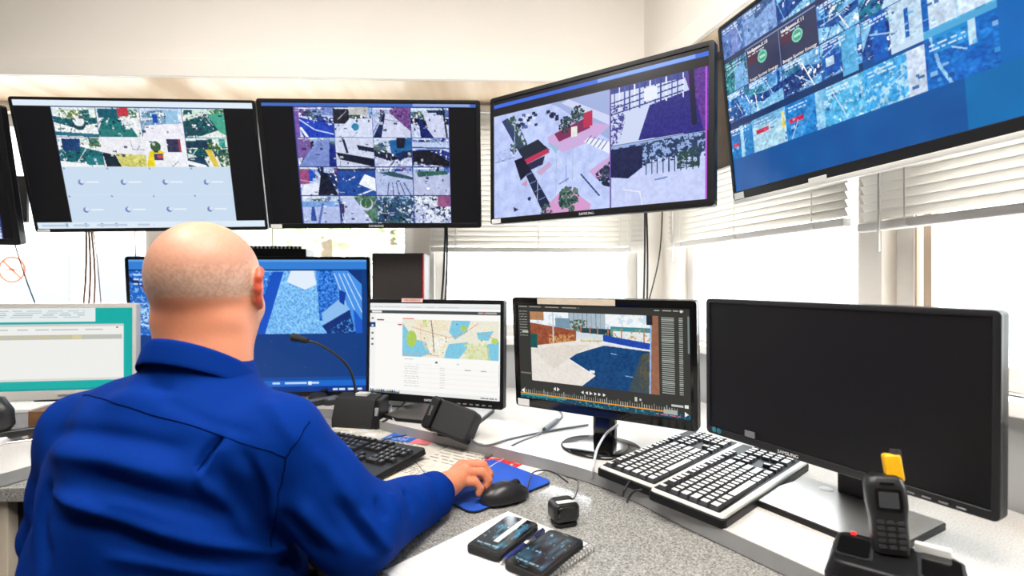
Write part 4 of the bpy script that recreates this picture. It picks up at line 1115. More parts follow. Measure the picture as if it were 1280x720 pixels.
# mounts that hold the televisions
def bracket(tv, pos, yaw, label, hang, post=False):
    """a black plate behind the set, an arm and a wall or header plate"""
    t = thing('television_bracket', label, 'bracket', pos, R(yaw), 'television brackets')
    b = MB(); b.box(-.12, .052, -.11, .12, .062, .11); b.build('screen_plate', M['matte'], t, bevel=.002)
    b = MB(); b.box(-.30, .062, .055, .30, .08, .085); b.box(-.30, .062, -.055, .30, .08, -.025); b.build('rail', M['matte'], t, bevel=.002)
    b = MB(); b.tube([(0, .08, 0), (0, hang*.55, .01), (0, hang, 0)], .016, 10); b.build('arm', M['black'], t)
    if post:
        b = MB(); b.box(-.02, hang, -.09, .02, hang+.03, SZ-pos[2]); b.build('post', M['black'], t, bevel=.002)
    b = MB(); b.box(-.06, hang-.012, -.09, .06, hang, .09); b.build('wall_plate', M['matte'], t, bevel=.002)
    return t
bracket(tv_a, (-1.905, 1.52, 1.538), 4, 'black bracket behind the television at the left edge', .47)
bracket(tv_b, (-1.206, 1.70, 1.593), 4, 'black bracket behind the harbour view television', .435)
bracket(tv_c, (-.471, 1.755, 1.609), 2.5, 'black bracket behind the sixteen view television', .405)
bracket(tv_d, (.221, 1.525, 1.62), -36, 'black bracket behind the corner yard view television', .57, True)
bracket(tv_e, (.722, 1.046, 1.70), -75.4, 'black bracket behind the large blue tiled television', .12, True)
t = thing('mounting_board', 'dark brown board hanging in the corner between the two right televisions', 'board', TR @ Vector((.40, -.10, 1.585)))
Ti = Matrix.Translation(-t.location) @ TR
b = MB(); b.box(.27, -.112, 1.585, .62, -.094, SZ, 0, Ti); b.build('board', M['brown'], t, bevel=.002)
b = MB(); b.tube([Ti @ Vector((.30, -.112, 1.70)), Ti @ Vector((.30, -.16, 1.70)), Ti @ Vector((.35, -.19, 1.69))], .008, 10); b.tube([Ti @ Vector((.24, -.125, 1.705)), Ti @ Vector((.42, -.135, 1.70))], .006, 8); b.build('clamp', M['chrome'], t, smooth=True)

# ------------------------------------------------------------------ small things on the desk
def yaw_of(a, b):
    return math.atan2(b.y-a.y, b.x-a.x)

def keyboard(label, loc, rz, w, d, kind, group='computer keyboards'):
    """origin at the centre of the base; local -y is the typist's side"""
    t = thing('keyboard', label, 'keyboard', loc, rz, group)
    b = MB()
    T = Matrix.Rotation(R(3.0), 4, 'X') @ Matrix.Translation((0, 0, .010 if kind == 'black' else .012))
    body = M['black'] if kind == 'black' else M['silverp']
    kd = d
    if kind == 'black':
        kd = d - .055
        b.prism(rrect(w, d, .014), 0, .015, 0, T @ Matrix.Translation((0, 0, -.004)), top=.985)
    else:
        b.prism(rrect(w, d, .010), -.006, .011, 1, T @ Matrix.Translation((0, 0, -.004)))
        b.prism(rrect(w-.004, d-.004, .010), .011, .017, 0, T @ Matrix.Translation((0, 0, -.004)), top=.98)
    b.build('case', [body, M['black']], t, bevel=.002)
    y_top = d/2 - .012
    zt = .011 if kind == 'black' else .013
    pitch = (w-.028)/23.2
    k = MB(); nl = 0
    kmi = 0
    rows = [(0, [(0, 1), (2, 1), (3, 1), (4, 1), (5, 1), (6.5, 1), (7.5, 1), (8.5, 1), (9.5, 1), (11, 1), (12, 1), (13, 1), (14, 1), (15.5, 1), (16.5, 1), (17.5, 1)]),
            (1.35, [(i, 1) for i in range(13)] + [(13, 2), (15.5, 1), (16.5, 1), (17.5, 1), (19.1, 1), (20.1, 1), (21.1, 1), (22.1, 1)]),
            (2.35, [(0, 1.5)] + [(1.5+i, 1) for i in range(12)] + [(13.5, 1.5), (15.5, 1), (16.5, 1), (17.5, 1), (19.1, 1), (20.1, 1), (21.1, 1), (22.1, 1)]),
            (3.35, [(0, 1.75)] + [(1.75+i, 1) for i in range(11)] + [(12.75, 2.25), (19.1, 1), (20.1, 1), (21.1, 1)]),
            (4.35, [(0, 1.25)] + [(1.25+i, 1) for i in range(11)] + [(12.25, 2.75), (16.5, 1), (19.1, 1), (20.1, 1), (21.1, 1), (22.1, 1)]),
            (5.35, [(0, 1.5), (1.5, 1), (2.5, 1.5), (4, 6), (10, 1.5), (11.5, 1), (12.5, 1), (13.5, 1.5), (15.5, 1), (16.5, 1), (17.5, 1), (19.1, 2), (21.1, 1)])]
    rp = (kd-.030)/6.4
    for (ry, keys) in rows:
        yc = y_top - rp*.5 - ry*rp
        for (kx, kw) in keys:
            xa = -w/2 + .014 + kx*pitch; xb = xa + kw*pitch
            g = .0011 if kind == 'black' else .0015
            vs = []
            h = .0075
            for (ins, z) in ((0, 0), (.0022, h)):
                vs += [(xa+g+ins, yc-rp/2+g+ins, zt+z), (xb-g-ins, yc-rp/2+g+ins, zt+z), (xb-g-ins, yc+rp/2-g-ins*.6, zt+z), (xa+g+ins, yc+rp/2-g-ins*.6, zt+z)]
            k.add(vs, [(4, 5, 6, 7)], 0, T); k.add(vs, [(0, 1, 5, 4), (1, 2, 6, 5), (2, 3, 7, 6), (3, 0, 4, 7)], 1, T)
    k.build('keys', [M['satin'], M['satin']] if kind == 'black' else [M['keycap_glare'], M['keyside']], t)
    lg = MB()
    for (ry, keys) in rows:
        yc = y_top - rp*.5 - ry*rp
        for (kx, kw) in keys:
            if kw > 2.3: continue
            xa = -w/2 + .014 + kx*pitch
            lg.box(xa+pitch*.3, yc+rp*.02, zt+.0076, xa+pitch*.52, yc+rp*.22, zt+.0079, 0, T)
    if kind == 'black': lg.build('key_legends', M['lettergrey'], t)
    if kind != 'black':
        dk = MB(); dk.prism(rrect(w*.998-.02, kd-.022, .004, cy=.004), .0125, .0131, 0, T); dk.build('key_tray', M['black'], t)
    for sx in (-1, 1):
        f = MB(); f.box(sx*(w/2-.05)-.012, d/2-.035, 0, sx*(w/2-.05)+.012, d/2-.02, .012); f.build('foot', M['rubber'], t)
    return t
M['keyside'] = mat('dark_key_sides', (62, 62, 66), .5)
M['keycap_glare'] = mat('glare_grey_keycap', (212, 212, 210), .45)  # pale tops put window glare into the colour of dark keys

a1 = at_z(742, 586, .785); a2 = at_z(850, 542, .785)
rz = yaw_of(Vector((.184, 1.156, 0)), Vector((.466, 1.424, 0)))
ex = Vector((math.cos(rz), math.sin(rz), 0)); ey = Vector((-ex.y, ex.x, 0))
cA = Vector((.188, 1.150, RZ)) + ex*.215 - ey*.078
keyboard('pale keyboard lying beneath the street camera monitor, nearest its round foot', cA, rz, .43, .155, 'pale')
rzB = yaw_of(Vector((.271, 1.033, 0)), Vector((.59, 1.325, 0)))
ex = Vector((math.cos(rzB), math.sin(rzB), 0)); ey = Vector((-ex.y, ex.x, 0))
cB = Vector((.266, 1.024, RZ)) + ex*.218 - ey*.083
keyboard('pale keyboard in front of the switched off black monitor', cB, rzB, .436, .158, 'pale')
kr = at_z(536, 567, .745)
rzK = R(-27)
ex = Vector((math.cos(rzK), math.sin(rzK), 0)); ey = Vector((-ex.y, ex.x, 0))
cK = Vector((kr.x, kr.y, FZ+.0032)) - ex*.213 - ey*.128
keyboard('black keyboard in front of the seated man on printed papers', cK, rzK, .45, .22, 'black')

# printed papers
def sheet(label, px, py, w, d, rz, pic, z, name='paper_sheet', group='papers on the front desk'):
    p = at_z(px, py, FZ)
    o = colour_grid(name, pic, None, M['print'], None, -w/2, w/2, -d/2, d/2, 0, flat=True)
    md = o.modifiers.new('thickness', 'SOLIDIFY'); md.thickness = .0004; md.offset = -1
    o.location = (p.x, p.y, FZ + z); o.rotation_euler = (0, 0, rz)
    return tag(o, label, 'paper', group)
sheet('large printed sheet of drawings reaching left under the black keyboard', 470, 553, .42, .297, R(-24), picture_clipping(21, (226, 214, 190)), .0006)
sheet('printed sheet with a red patch between the keyboard and the mouse pad', 598, 578, .297, .21, R(-32), picture_map_sheet(), .0012)
sheet('printed sheet with small tables between the keyboard edge and the hand', 520, 596, .24, .19, R(-30), picture_clipping(23, (190, 170, 140)), .0018)
sheet('blue and pink printed card beyond the right end of the black keyboard', 513, 549, .16, .075, R(-22), picture_card(), .0026, 'printed_card')
sheet('white printed sheet below the gooseneck microphone', 446, 541, .21, .14, R(-22), picture_clipping(25, (240, 238, 234)), .0020)
o = MB(); o.box(-.12, -.09, 0, .12, .09, .0005); o = o.build('paper_sheet', M['paper'])
p = at_z(646, 571, FZ); o.location = (p.x, p.y, FZ+.0004); o.rotation_euler = (0, 0, R(-38)); tag(o, 'plain white sheet sticking out beyond the mouse pad', 'paper', 'papers on the front desk')

# mouse pad, mouse
fl, fr, nr = at_z(604, 572, .745), at_z(671, 597, .745), at_z(606, 642, .745)
padc = (fl + nr)/2
rzP = yaw_of(fl, fr)
t = thing('mouse_pad', 'blue cloth mouse pad under the man\'s right hand', 'mouse pad', (padc.x, padc.y, FZ+.0016), rzP)
b = MB(); b.prism(rrect(.215, .245, .022, 6), 0, .003); b.build('base', M['rubber'], t)
b = MB(); b.prism(rrect(.213, .243, .021, 6), .003, .0045); b.build('cloth', M['blue_pad'], t)
PADZ = FZ + .0061
mc = at_z(631, 606, .775)
rzM = R(28)
t = thing('computer_mouse', 'black computer mouse on the blue pad beside the fingers', 'mouse', (mc.x, mc.y, PADZ), rzM)
def mouse_mesh():
    b = MB(); n = 28; rings = []
    prof = [(1.0, 0), (1.03, .006), (1.0, .014), (.9, .024), (.7, .032), (.42, .0365), (.15, .038), (0.001, .0383)]
    vs = []
    for (s_, z) in prof:
        for k in range(n):
            a = 2*PI*k/n
            x = .056*math.cos(a)*s_; y = .031*math.sin(a)*s_*(1 - .12*math.cos(a)**2)
            y *= 1 - .10*math.exp(-((x-.01)/.03)**2)
            zz = z*(1 - .28*(x/.056)*.8) if x > 0 else z*(1 - .25*(x/.056)**2)
            vs.append((x, y, zz))
    fs = [list(range(n))[::-1]]
    for i in range(len(prof)-1):
        for k in range(n): fs.append((i*n+k, i*n+(k+1) % n, (i+1)*n+(k+1) % n, (i+1)*n+k))
    fs.append([(len(prof)-1)*n+k for k in range(n)])
    return b.add(vs, fs)
mouse_mesh().build('body', M['satin'], t, smooth=True)
b = MB(); b.lathe([(.011, -.003), (.0115, 0), (.011, .003)], 18, 0, Matrix.Translation((.026, 0, .0275)) @ Matrix.Rotation(R(90), 4, 'X')); b.build('scroll_wheel', M['rubber'], t, smooth=True)
b = MB(); b.tube([(.012, 0, .0365), (.054, 0, .0125)], .0009, 6); b.build('button_gap', M['gloss'], t)
b = MB()
w0 = Matrix.Translation((mc.x, mc.y, PADZ)) @ Matrix.Rotation(rzM, 4, 'Z')
wi = w0.inverted()
pts = [w0 @ Vector((.054, 0, .008)), at_z(665, 592, FZ+.016), at_z(680, 588, FZ+.012), at_z(695, 592, FZ+.005), at_z(710, 603, FZ+.003)]
b.tube([wi @ p for p in curve_pts(pts, 6)], .0017, 8); b.build('cable', M['cable'], t, smooth=True)

def cable(label, pts, r=.0025, m='cable', per=8, name='cable', group='cables on the desk', extra=None):
    t = thing(name, label, 'cable', pts[0], 0, group)
    b = MB(); b.tube([p - Vector(pts[0]) for p in curve_pts(pts, per)], r, 8); b.build('cord', M[m], t, smooth=True)
    if extra:
        p, q = Vector(extra[0]) - Vector(pts[0]), Vector(extra[1]) - Vector(pts[0])
        b = MB(); b.tube([p, p.lerp(q, .06), p.lerp(q, .94), q], [.0065, .008, .008, .0065], 14); b.build('ferrite_bead', M['cable_grey'], t, smooth=True)
    return t
cable('thin pale cable lying across the blue mouse pad', [at_z(603, 590, PADZ+.002), at_z(618, 580, FZ+.006), at_z(631, 572, FZ+.004), at_z(628, 562, FZ+.004)], .0012, 'cable_white')
rz1 = RZ + .003
cable('dark cable with a ferrite bead running toward the street monitor', [at_z(606, 572, FZ+.004), at_z(624, 565, FZ+.012), at_z(648, 553, rz1+.004), at_z(672, 543, rz1+.002), at_z(690, 531, rz1), at_z(703, 519, rz1), at_z(690, 506, rz1)], .0032, 'cable_grey', extra=(at_z(680, 538, rz1+.003), at_z(697, 525, rz1+.003)))
cable('dark cable sweeping behind the small speaker to the round monitor foot', [at_z(585, 548, rz1), at_z(606, 557, rz1+.002), at_z(640, 548, rz1), at_z(690, 538, rz1), at_z(735, 531, rz1)], .0032, 'cable_grey')
cable('pale cable hanging from the street monitor over the desk edge', [at_z(772, 531, RZ+.09), at_z(757, 543, RZ+.04), at_z(747, 560, RZ+.02), at_z(743, 575, RZ+.009), at_z(741, 586, RZ+.008), at_z(740, 597, RZ-.015)], .0034, 'cable_white')
cable('black cable looping over the gap between the two pale keyboards', [at_z(858, 580, RZ+.025), at_z(838, 583, RZ+.025), at_z(812, 590, RZ+.022), at_z(790, 600, RZ+.018), at_z(781, 612, RZ+.006), at_z(779, 620, RZ-.01)], .0025, 'cable')
cable('short black cable end curling below the upper pale keyboard', [at_z(803, 612, RZ+.022), at_z(793, 614, RZ+.016), at_z(786, 622, RZ+.0), at_z(784, 628, RZ-.02)], .0022, 'cable')
cable('black cable crossing the printed papers from the microphone', [at_z(489, 528, FZ+.03), at_z(500, 541, FZ+.006), at_z(508, 544, FZ+.006), at_z(490, 547, FZ+.006), at_z(462, 556, FZ+.007), at_z(446, 563, FZ+.006)], .0016, 'cable')
cable('black cable drooping from behind the map monitor to the microphone base', [at_z(507, 500, RZ+.02), at_z(503, 506, rz1), at_z(492, 516, rz1), at_z(484, 524, rz1), at_z(478, 527, rz1+.01)], .0028, 'cable')
cable('pale cable dropping behind the microphone base', [at_z(491, 503, RZ+.02), at_z(489, 508, rz1+.003), at_z(489, 518, rz1), at_z(493, 527, rz1), at_z(498, 536, FZ+.004), at_z(509, 541, FZ+.004)], .0022, 'cable_white')
cable('thin dark cable curled behind the map monitor stand', [at_z(476, 498, rz1), at_z(486, 506, rz1), at_z(503, 508, rz1), at_z(523, 504, rz1)], .0022, 'cable')

# gooseneck microphone
mp = at_y(452, 520, 1.70)
t = thing('gooseneck_microphone', 'black gooseneck microphone on a wedge base in front of the blue television', 'microphone', (mp.x, mp.y, FZ), R(-12))
b = MB(); YZ = Matrix(((0, 0, 1, 0), (1, 0, 0, 0), (0, 1, 0, 0), (0, 0, 0, 1)))
b.prism([(-.045, 0), (.035, 0), (.04, .06), (.03, .105), (-.02, .095), (-.045, .03)], -.085, .060, 0, YZ); b.build('base', M['matte'], t, bevel=.006, seg=3)
b = MB(); b.prism([(-.046, .002), (.034, .002), (.036, .100), (-.02, .092), (-.046, .03)], .0605, .082, 0, YZ); b.build('end_plate', M['black'], t, bevel=.005)
b = MB(); b.box(.0675, -.040, .045, .0775, -.033, .070, 0, Matrix.Rotation(R(0), 4, 'X')); b.build('badge', M['lettergrey'], t)
b = MB(); b.box(-.02, -.005, .098, .02, .025, .108); b.build('connector', M['silverp'], t, bevel=.001)
ti = (Matrix.Translation(t.location) @ Matrix.Rotation(R(-12), 4, 'Z')).inverted()
Yn = mp.y + .012
npts = [at_y(445, 500, Yn), at_y(442, 475, Yn-.005), at_y(434, 457, Yn-.015), at_y(418, 442, Yn-.03), at_y(398, 430, Yn-.045), at_y(384, 426, Yn-.052)]
b = MB(); b.tube([ti @ p for p in curve_pts(npts, 8)], .0042, 10); b.build('gooseneck', M['cable'], t, smooth=True)
h0, h1 = at_y(386, 426.5, Yn-.052), at_y(363, 420.5, Yn-.062)
b = MB(); q = [ti @ h0.lerp(h1, k) for k in (0, .12, .2, .55, .62, .9, 1.0)]
b.tube(q, [.006, .009, .0105, .0105, .0135, .0135, .008], 16); b.build('microphone_head', M['matte'], t, smooth=True)

# small desk speaker lying tilted
sp = at_z(563, 553, RZ)
t = thing('desk_speaker', 'small black rounded speaker leaning at the worktop edge before the map monitor', 'speaker', (sp.x, sp.y+.050, RZ), R(-26))
Ts = Matrix.Translation((0, 0, .046)) @ Matrix.Rotation(R(12), 4, 'Y') @ Matrix.Rotation(R(-28), 4, 'X') @ Matrix.Rotation(R(90), 4, 'X')
b = MB(); b.prism(rrect(.118, .092, .014, 5, cx=.014), -.028, .028, 0, Ts); b.build('cabinet', M['matte'], t, bevel=.008, seg=3)
b = MB(); b.prism(rrect(.030, .096, .012, 5, cx=-.062), -.026, .030, 0, Ts); b.build('end_cap', M['black'], t, bevel=.007, seg=3)
text('badge', 'LOGIC', .010, M['lettergrey'], t, Ts @ Matrix.Translation((-.062, .004, .0306)) @ Matrix.Rotation(R(90), 4, 'Z'))
b = MB(); b.box(-.045, -.012, 0, .05, .03, .016); b.build('foot', M['rubber'], t, bevel=.003)

# loudspeaker box behind the map monitor
lp = Vector((-.428, 1.985, RZ))
t = thing('loudspeaker', 'tall dark box with a thin red right edge behind the map monitor', 'speaker', lp, R(2))
b = MB(); b.box(-.098, -.07, .012, .098, .08, .555); b.build('cabinet', M['black'], t, bevel=.004)
b = MB(); b.box(-.094, -.078, .02, .090, -.0705, .551); b.build('grille', M['grille'] if 'grille' in M else mat('dark_grille_cloth', (44, 38, 36), .85, noise=.3, nscale=160, bump=.3), t, bevel=.002)
b = MB(); b.box(.0915, -.079, .02, .097, -.0705, .551); b.build('edge_strip', M['red'], t)
for sx in (-.08, .08):
    for sy in (-.05, .06):
        b = MB(); b.lathe([(.012, 0), (.012, .012)], 14, 0, Matrix.Translation((sx, sy, 0))); b.build('foot', M['rubber'], t)

# network switch lying on top of the blue television
tz = 1.3125
t = thing('network_switch', 'flat black box with a row of sockets on top of the blue television', 'network switch', (-.985, 1.965, tz), R(4.6))
b = MB(); b.box(-.205, -.05, 0, .205, .05, .030); b.build('case', M['black'], t, bevel=.002)
b = MB()
for k in range(26): b.box(-.19+.0146*k, -.047, .030, -.181+.0146*k, -.03, .040)
b.build('sockets', M['matte'], t)

# remote controls
def remote(label, px, py, w, l, rz, rows, group):
    p = at_z(px, py, RZ)
    t = thing('remote_control', label, 'remote control', (p.x, p.y, RZ), rz, group)
    b = MB(); b.prism(rrect(w, l, w*.3, 5), 0, .018, top=.93); b.build('body', M['matte'], t, bevel=.003)
    k = MB()
    for i in range(rows):
        for j in range(3):
            k.box(-w*.34+w*.25*j, -l*.40+l*.8*i/rows, .018, -w*.34+w*.17+w*.25*j, -l*.40+l*.8*(i+.62)/rows, .0205)
    k.build('buttons', M['grey'], t)
    return t
remote('long black remote control with grey buttons beside the microphone base', 402, 505, .046, .17, R(-40), 10, 'remotes under the blue television')
t = remote('short wide black remote control between the long remote and the microphone', 422, 503, .058, .12, R(-38), 2, 'remotes under the blue television')
b = MB(); b.lathe([(.018, .018), (.018, .021), (.013, .0215), (.012, .019)], 20, 0, Matrix.Translation((0, .02, 0))); b.build('control_ring', M['grey'], t, smooth=True)
p = at_z(372, 503, RZ)
t = thing('headset', 'black headset lying beneath the blue television beside the man\'s collar', 'headset', (p.x, p.y, RZ), R(20))
b = MB(); b.tube(curve_pts([(-.07, 0, .02), (-.06, .06, .012), (0, .09, .010), (.06, .06, .012), (.07, 0, .02)], 6), .007, 8); b.build('headband', M['black'], t, smooth=True)
for sx in (-1, 1):
    b = MB(); b.lathe([(.03, 0), (.034, .008), (.034, .022), (.025, .03)], 20, 0, Matrix.Translation((sx*.07, -.01, 0))); b.build('ear_pad', M['matte'], t, smooth=True)

# spiral notebook with two phones and a pen
nb0, nb1 = Vector((-.008, 1.034, 0)), Vector((.136, .903, 0))
rzN = yaw_of(nb0, nb1)
exn = Vector((math.cos(rzN), math.sin(rzN), 0)); eyn = Vector((-exn.y, exn.x, 0))
nc = nb0 + exn*.102 - eyn*.148
t = thing('spiral_notebook', 'white spiral bound notebook lying under the two phones', 'notebook', (nc.x, nc.y, FZ), rzN)
b = MB(); b.box(-.101, -.147, 0, .098, .147, .009); b.build('pages', M['paper'], t, bevel=.001)
b = MB(); b.box(-.103, -.149, .0, .1, .149, .0012); b.build('back_cover', M['white'], t)
b = MB()
for i in range(13):
    b.box(-.095, -.135+.0215*i, .0090, .08, -.1346+.0215*i, .0092)
b.build('ruled_lines', mat('faint_ruling', (196, 206, 220), .8), t)
b = MB()
for i in range(34):
    y = -.142 + .0086*i
    b.tube([(.0995+.0075*math.cos(a), y+.002*math.sin(a*.5), .0055+.0078*math.sin(a)) for a in [2*PI*k/14 for k in range(14)]] + [(.107, y+.001, .0055)], .0011, 5)
b.build('spiral_wire', M['silver'], t, smooth=True)

def phone(label, px, py, rz, pic, reflection_strip, l, w):
    p = at_z(px, py, FZ+.022)
    t = thing('mobile_phone', label, 'phone', (p.x, p.y, FZ+.0098), rz, 'phones on the notebook')
    b = MB(); b.prism(rrect(w, l, .011, 6), 0, .0125); b.build('case', M['rubber'], t, bevel=.003, seg=3)
    b = MB(); b.prism(rrect(w-.006, l-.006, .009, 6), .0125, .0131); b.build('front_glass', M['gloss'], t)
    o = colour_grid('display', pic, None, M['screen_reflect'], t, -w/2+.006, w/2-.006, -l/2+.014, l/2-.014, .01335, flat=True)
    if reflection_strip:
        b = MB(); b.box(.0, -l/2+.035, .0136, .010, l/2-.004, .0138); o = b.build('window_reflection', M['silverp'], t); o['label'] = 'window reflection on the screen, made as a pale strip'  # silver strip models the window reflected in the phone glass
    b = MB(); b.prism(rrect(.014, .005, .002, 4, cy=-l/2+.0075), .0131, .0137); b.build('home_button', M['satin'], t)
    b = MB(); b.prism(rrect(.012, .0016, .0007, 3, cy=l/2-.008), .0131, .0134); b.build('earpiece', M['grey'], t)
    return t
M['screen_reflect'] = attr_mat('phone_screen_reflections', rough=.12, emit=1.5, spec=.5)  # raised glow stands in for windows reflected in the screens
phone('black phone with a pale strip across its screen, nearest the man\'s sleeve', 630, 667, R(-32), picture_phone(51, 1.0), True, .138, .070)
phone('black phone lying beside the wire spiral, nearer the small black webcam', 682, 688, R(-37), picture_phone(52, .55), False, .142, .072)
pa, pb = at_z(625, 703, FZ+.016), at_z(680, 662, FZ+.016)
d = (pb-pa)
t = thing('ballpoint_pen', 'dark blue and silver ballpoint pen lying between the two phones', 'pen', (pa.x, pa.y, FZ+.0095), yaw_of(pa, pb))
L = d.length
b = MB(); b.tube([(0, 0, .005), (.012, 0, .005)], [.0006, .0035], 12); b.build('tip', M['silver'], t, smooth=True)
b = MB(); b.tube([(.012, 0, .005), (.016, 0, .005), (L*.52, 0, .005)], [.0035, .0048, .0048], 12); b.build('barrel', mat('navy_plastic', (24, 40, 104), .35), t, smooth=True)
b = MB(); b.tube([(L*.52, 0, .005), (L*.74, 0, .005)], .0049, 12); b.build('grip_ring', M['silver'], t, smooth=True)
b = MB(); b.tube([(L*.74, 0, .005), (L*.97, 0, .005), (L, 0, .005)], [.0048, .0048, .003], 12); b.box(L*.6, -.0012, .0098, L*.98, .0012, .0112); b.build('cap', mat('navy_cap', (20, 28, 66), .35), t)

# small webcam
wp = at_z(704, 661, FZ)
t = thing('webcam', 'small rounded black webcam standing behind the second phone', 'webcam', (wp.x+.003, wp.y+.022, FZ), R(18))
b = MB(); b.prism(rrect(.046, .040, .012, 5), 0, .008); b.build('foot', M['rubber'], t, bevel=.002)
Tw = Matrix.Translation((0, 0, .027)) @ Matrix.Rotation(R(90), 4, 'X')
b = MB(); b.prism(rrect(.054, .040, .013, 5), -.022, .020, 0, Tw); b.build('body', M['satin'], t, bevel=.008, seg=4)
b = MB(); b.prism(rrect(.044, .030, .010, 5), .020, .024, 0, Tw, top=.85); b.build('front_face', M['gloss'], t, bevel=.002)
b = MB(); b.box(-.020, -.018, .0468, .018, -.006, .0482); b.build('top_glint', M['silverp'], t, bevel=.001)
ti = (Matrix.Translation(t.location) @ Matrix.Rotation(R(18), 4, 'Z')).inverted()
b = MB(); b.tube([ti @ p for p in curve_pts([t.location + Vector((.006, .01, .044)), at_z(718, 622, FZ+.05), at_z(723, 606, FZ+.03), at_z(720, 600, FZ+.02), at_z(708, 596, FZ+.003)], 6)], .0013, 8); b.build('cable', M['cable'], t, smooth=True)

# radio handset standing in its charger
cp = Vector((.525, .70, RZ))
rzR = R(-38)
t = thing('radio_charger', 'black desk charger at the lower right with a small red light', 'charger', cp, rzR)
XZ = Matrix(((1, 0, 0, 0), (0, 0, -1, 0), (0, 1, 0, 0), (0, 0, 0, 1)))
b = MB()
b.prism(rrect(.155, .115, .018, 5), 0, .036, 0, top=1.03)
b.prism(rrect(.158, .118, .018, 5), .036, .058, 0, Matrix.Identity(4), top=.90)
b.build('body', M['black'], t, bevel=.004, seg=3)
for (cx, cy, w_, d_) in ((-.048, .0, .046, .07), (.048, .0, .05, .08)):
    b = MB(); b.prism(rrect(w_, d_, .010, 5, cx=cx, cy=cy), .0582, .0595, 1); b.prism(rrect(w_-.008, d_-.008, .008, 5, cx=cx, cy=cy), .0595, .0602, 0); b.build('pocket', [M['gloss'], M['matte']], t)
b = MB(); b.prism(rrect(.007, .005, .0015, 3, cx=-.052, cy=.047), .0575, .0605); b.build('indicator_light', mat('red_indicator', (255, 40, 40), .3, emit=1.6), t)
b = MB(); b.box(.02, .04, .054, .06, .052, .070); b.build('cover_flap', M['white'], t, bevel=.002)
hp = Matrix.Translation(cp) @ Matrix.Rotation(rzR, 4, 'Z') @ Vector((-.006, .012, .0603))
t = thing('radio_handset', 'black handheld radio with a yellow taped aerial standing in the charger', 'handheld radio', hp, R(-22))
Tl = Matrix.Rotation(R(-8), 4, 'X') @ Matrix.Rotation(R(-3), 4, 'Y')
b = MB()
def hull(secs, T, mb):
    n = len(rrect(1, 1, .2, 4)); vs = []; fs = []
    for (w_, d_, z, cy, r_) in secs:
        vs += [(p[0], p[1], z) for p in rrect(w_, d_, r_, 4, cy=cy)]
    for i in range(len(secs)-1):
        for k in range(n): fs.append((i*n+k, i*n+(k+1) % n, (i+1)*n+(k+1) % n, (i+1)*n+k))
    fs.append(list(range(n))[::-1]); fs.append([(len(secs)-1)*n+k for k in range(n)])
    return mb.add(vs, fs, 0, T)
Tl = Tl @ Matrix.Scale(.87, 4)
hull([(.046, .030, .0, 0, .008), (.050, .033, .02, 0, .009), (.050, .034, .05, 0, .009), (.056, .036, .075, 0, .010), (.057, .036, .10, .001, .012), (.050, .032, .114, .003, .012), (.036, .022, .119, .004, .009)], Tl, b).build('body', M['satin'], t, bevel=.001)
b = MB(); b.prism(rrect(.036, .034, .004, 4, cy=.083), .0, .0015, 1, Tl @ Matrix.Translation((0, -.0172, 0)) @ XZ); b.prism(rrect(.027, .024, .002, 3, cy=.083), .0015, .002, 0, Tl @ Matrix.Translation((0, -.0172, 0)) @ XZ); b.build('display', [mat('grey_lcd', (64, 66, 70), .25), M['gloss']], t)
k = MB()
for i in range(5):
    for j in range(3):
        k.prism(rrect(.010, .0056, .0022, 3, cx=-.0135+.0135*j, cy=.012+.0092*i), 0, .003, 0, Tl @ Matrix.Translation((0, -.0160, 0)) @ XZ)
k.build('keypad', M['grey_key'] if 'grey_key' in M else mat('dark_key', (56, 57, 60), .4), t)
b = MB(); b.prism(rrect(.020, .003, .0014, 3, cy=.108), 0, .002, 0, Tl @ Matrix.Translation((0, -.0150, 0)) @ XZ); b.build('earpiece', M['gloss'], t)
b = MB(); b.tube([Tl @ Vector((.020, .008, .10)), Tl @ Vector((.021, .009, .118)), Tl @ Vector((.022, .009, .158))], [.0085, .0078, .0072], 14); b.build('aerial', M['rubber'], t, smooth=True)
b = MB(); b.box(.013, -.0008, .106, .038, .019, .150, 0, Tl @ Matrix.Rotation(R(-4), 4, 'Y')); b.build('aerial_tape', M['yellow'], t, bevel=.004)['label'] = 'bright yellow tape'

# ------------------------------------------------------------------ left end of the desk
p = at_z(16, 542, RZ)
t = thing('cardboard_box', 'low grey box under the teal monitor at the left edge', 'box', (p.x, p.y+.05, RZ), R(8))
b = MB(); b.box(-.11, -.05, 0, .04, .05, .068); b.build('carton', M['grey_box'] if 'grey_box' in M else mat('grey_board', (176, 176, 182), .7, noise=.2, nscale=40), t, bevel=.002)
b = MB(); b.box(-.112, -.052, .060, .042, .052, .071); b.build('lid', M['white'], t, bevel=.002)
p = at_z(44, 546, RZ)
o = MB(); o.prism(rrect(.05, .08, .004, 3), 0, .072); o.box(-.02, -.0405, .01, .02, -.0400, .06); o = o.build('wooden_block', M['brown_block'], bevel=.002); o.location = (p.x, p.y+.04, RZ); o.rotation_euler = (0, 0, R(8)); tag(o, 'brown wooden block between the grey box and the violet box', 'block')
p = at_z(70, 546, RZ)
o = MB(); o.box(-.035, -.04, 0, .05, .04, .062); o.box(-.037, -.042, .052, .052, .042, .065); o = o.build('violet_carton', M['purple'], bevel=.002); o.location = (p.x, p.y+.045, RZ); o.rotation_euler = (0, 0, R(8)); tag(o, 'violet box beside the brown block behind the man\'s shoulder', 'box')
p = at_z(22, 552, RZ)
t = thing('stapler', 'black stapler on the left rear desk beside the man\'s elbow', 'stapler', (p.x, p.y, RZ), R(38))
b = MB(); b.box(-.055, -.015, 0, .06, .015, .005); b.build('base', M['chrome'], t, bevel=.002)
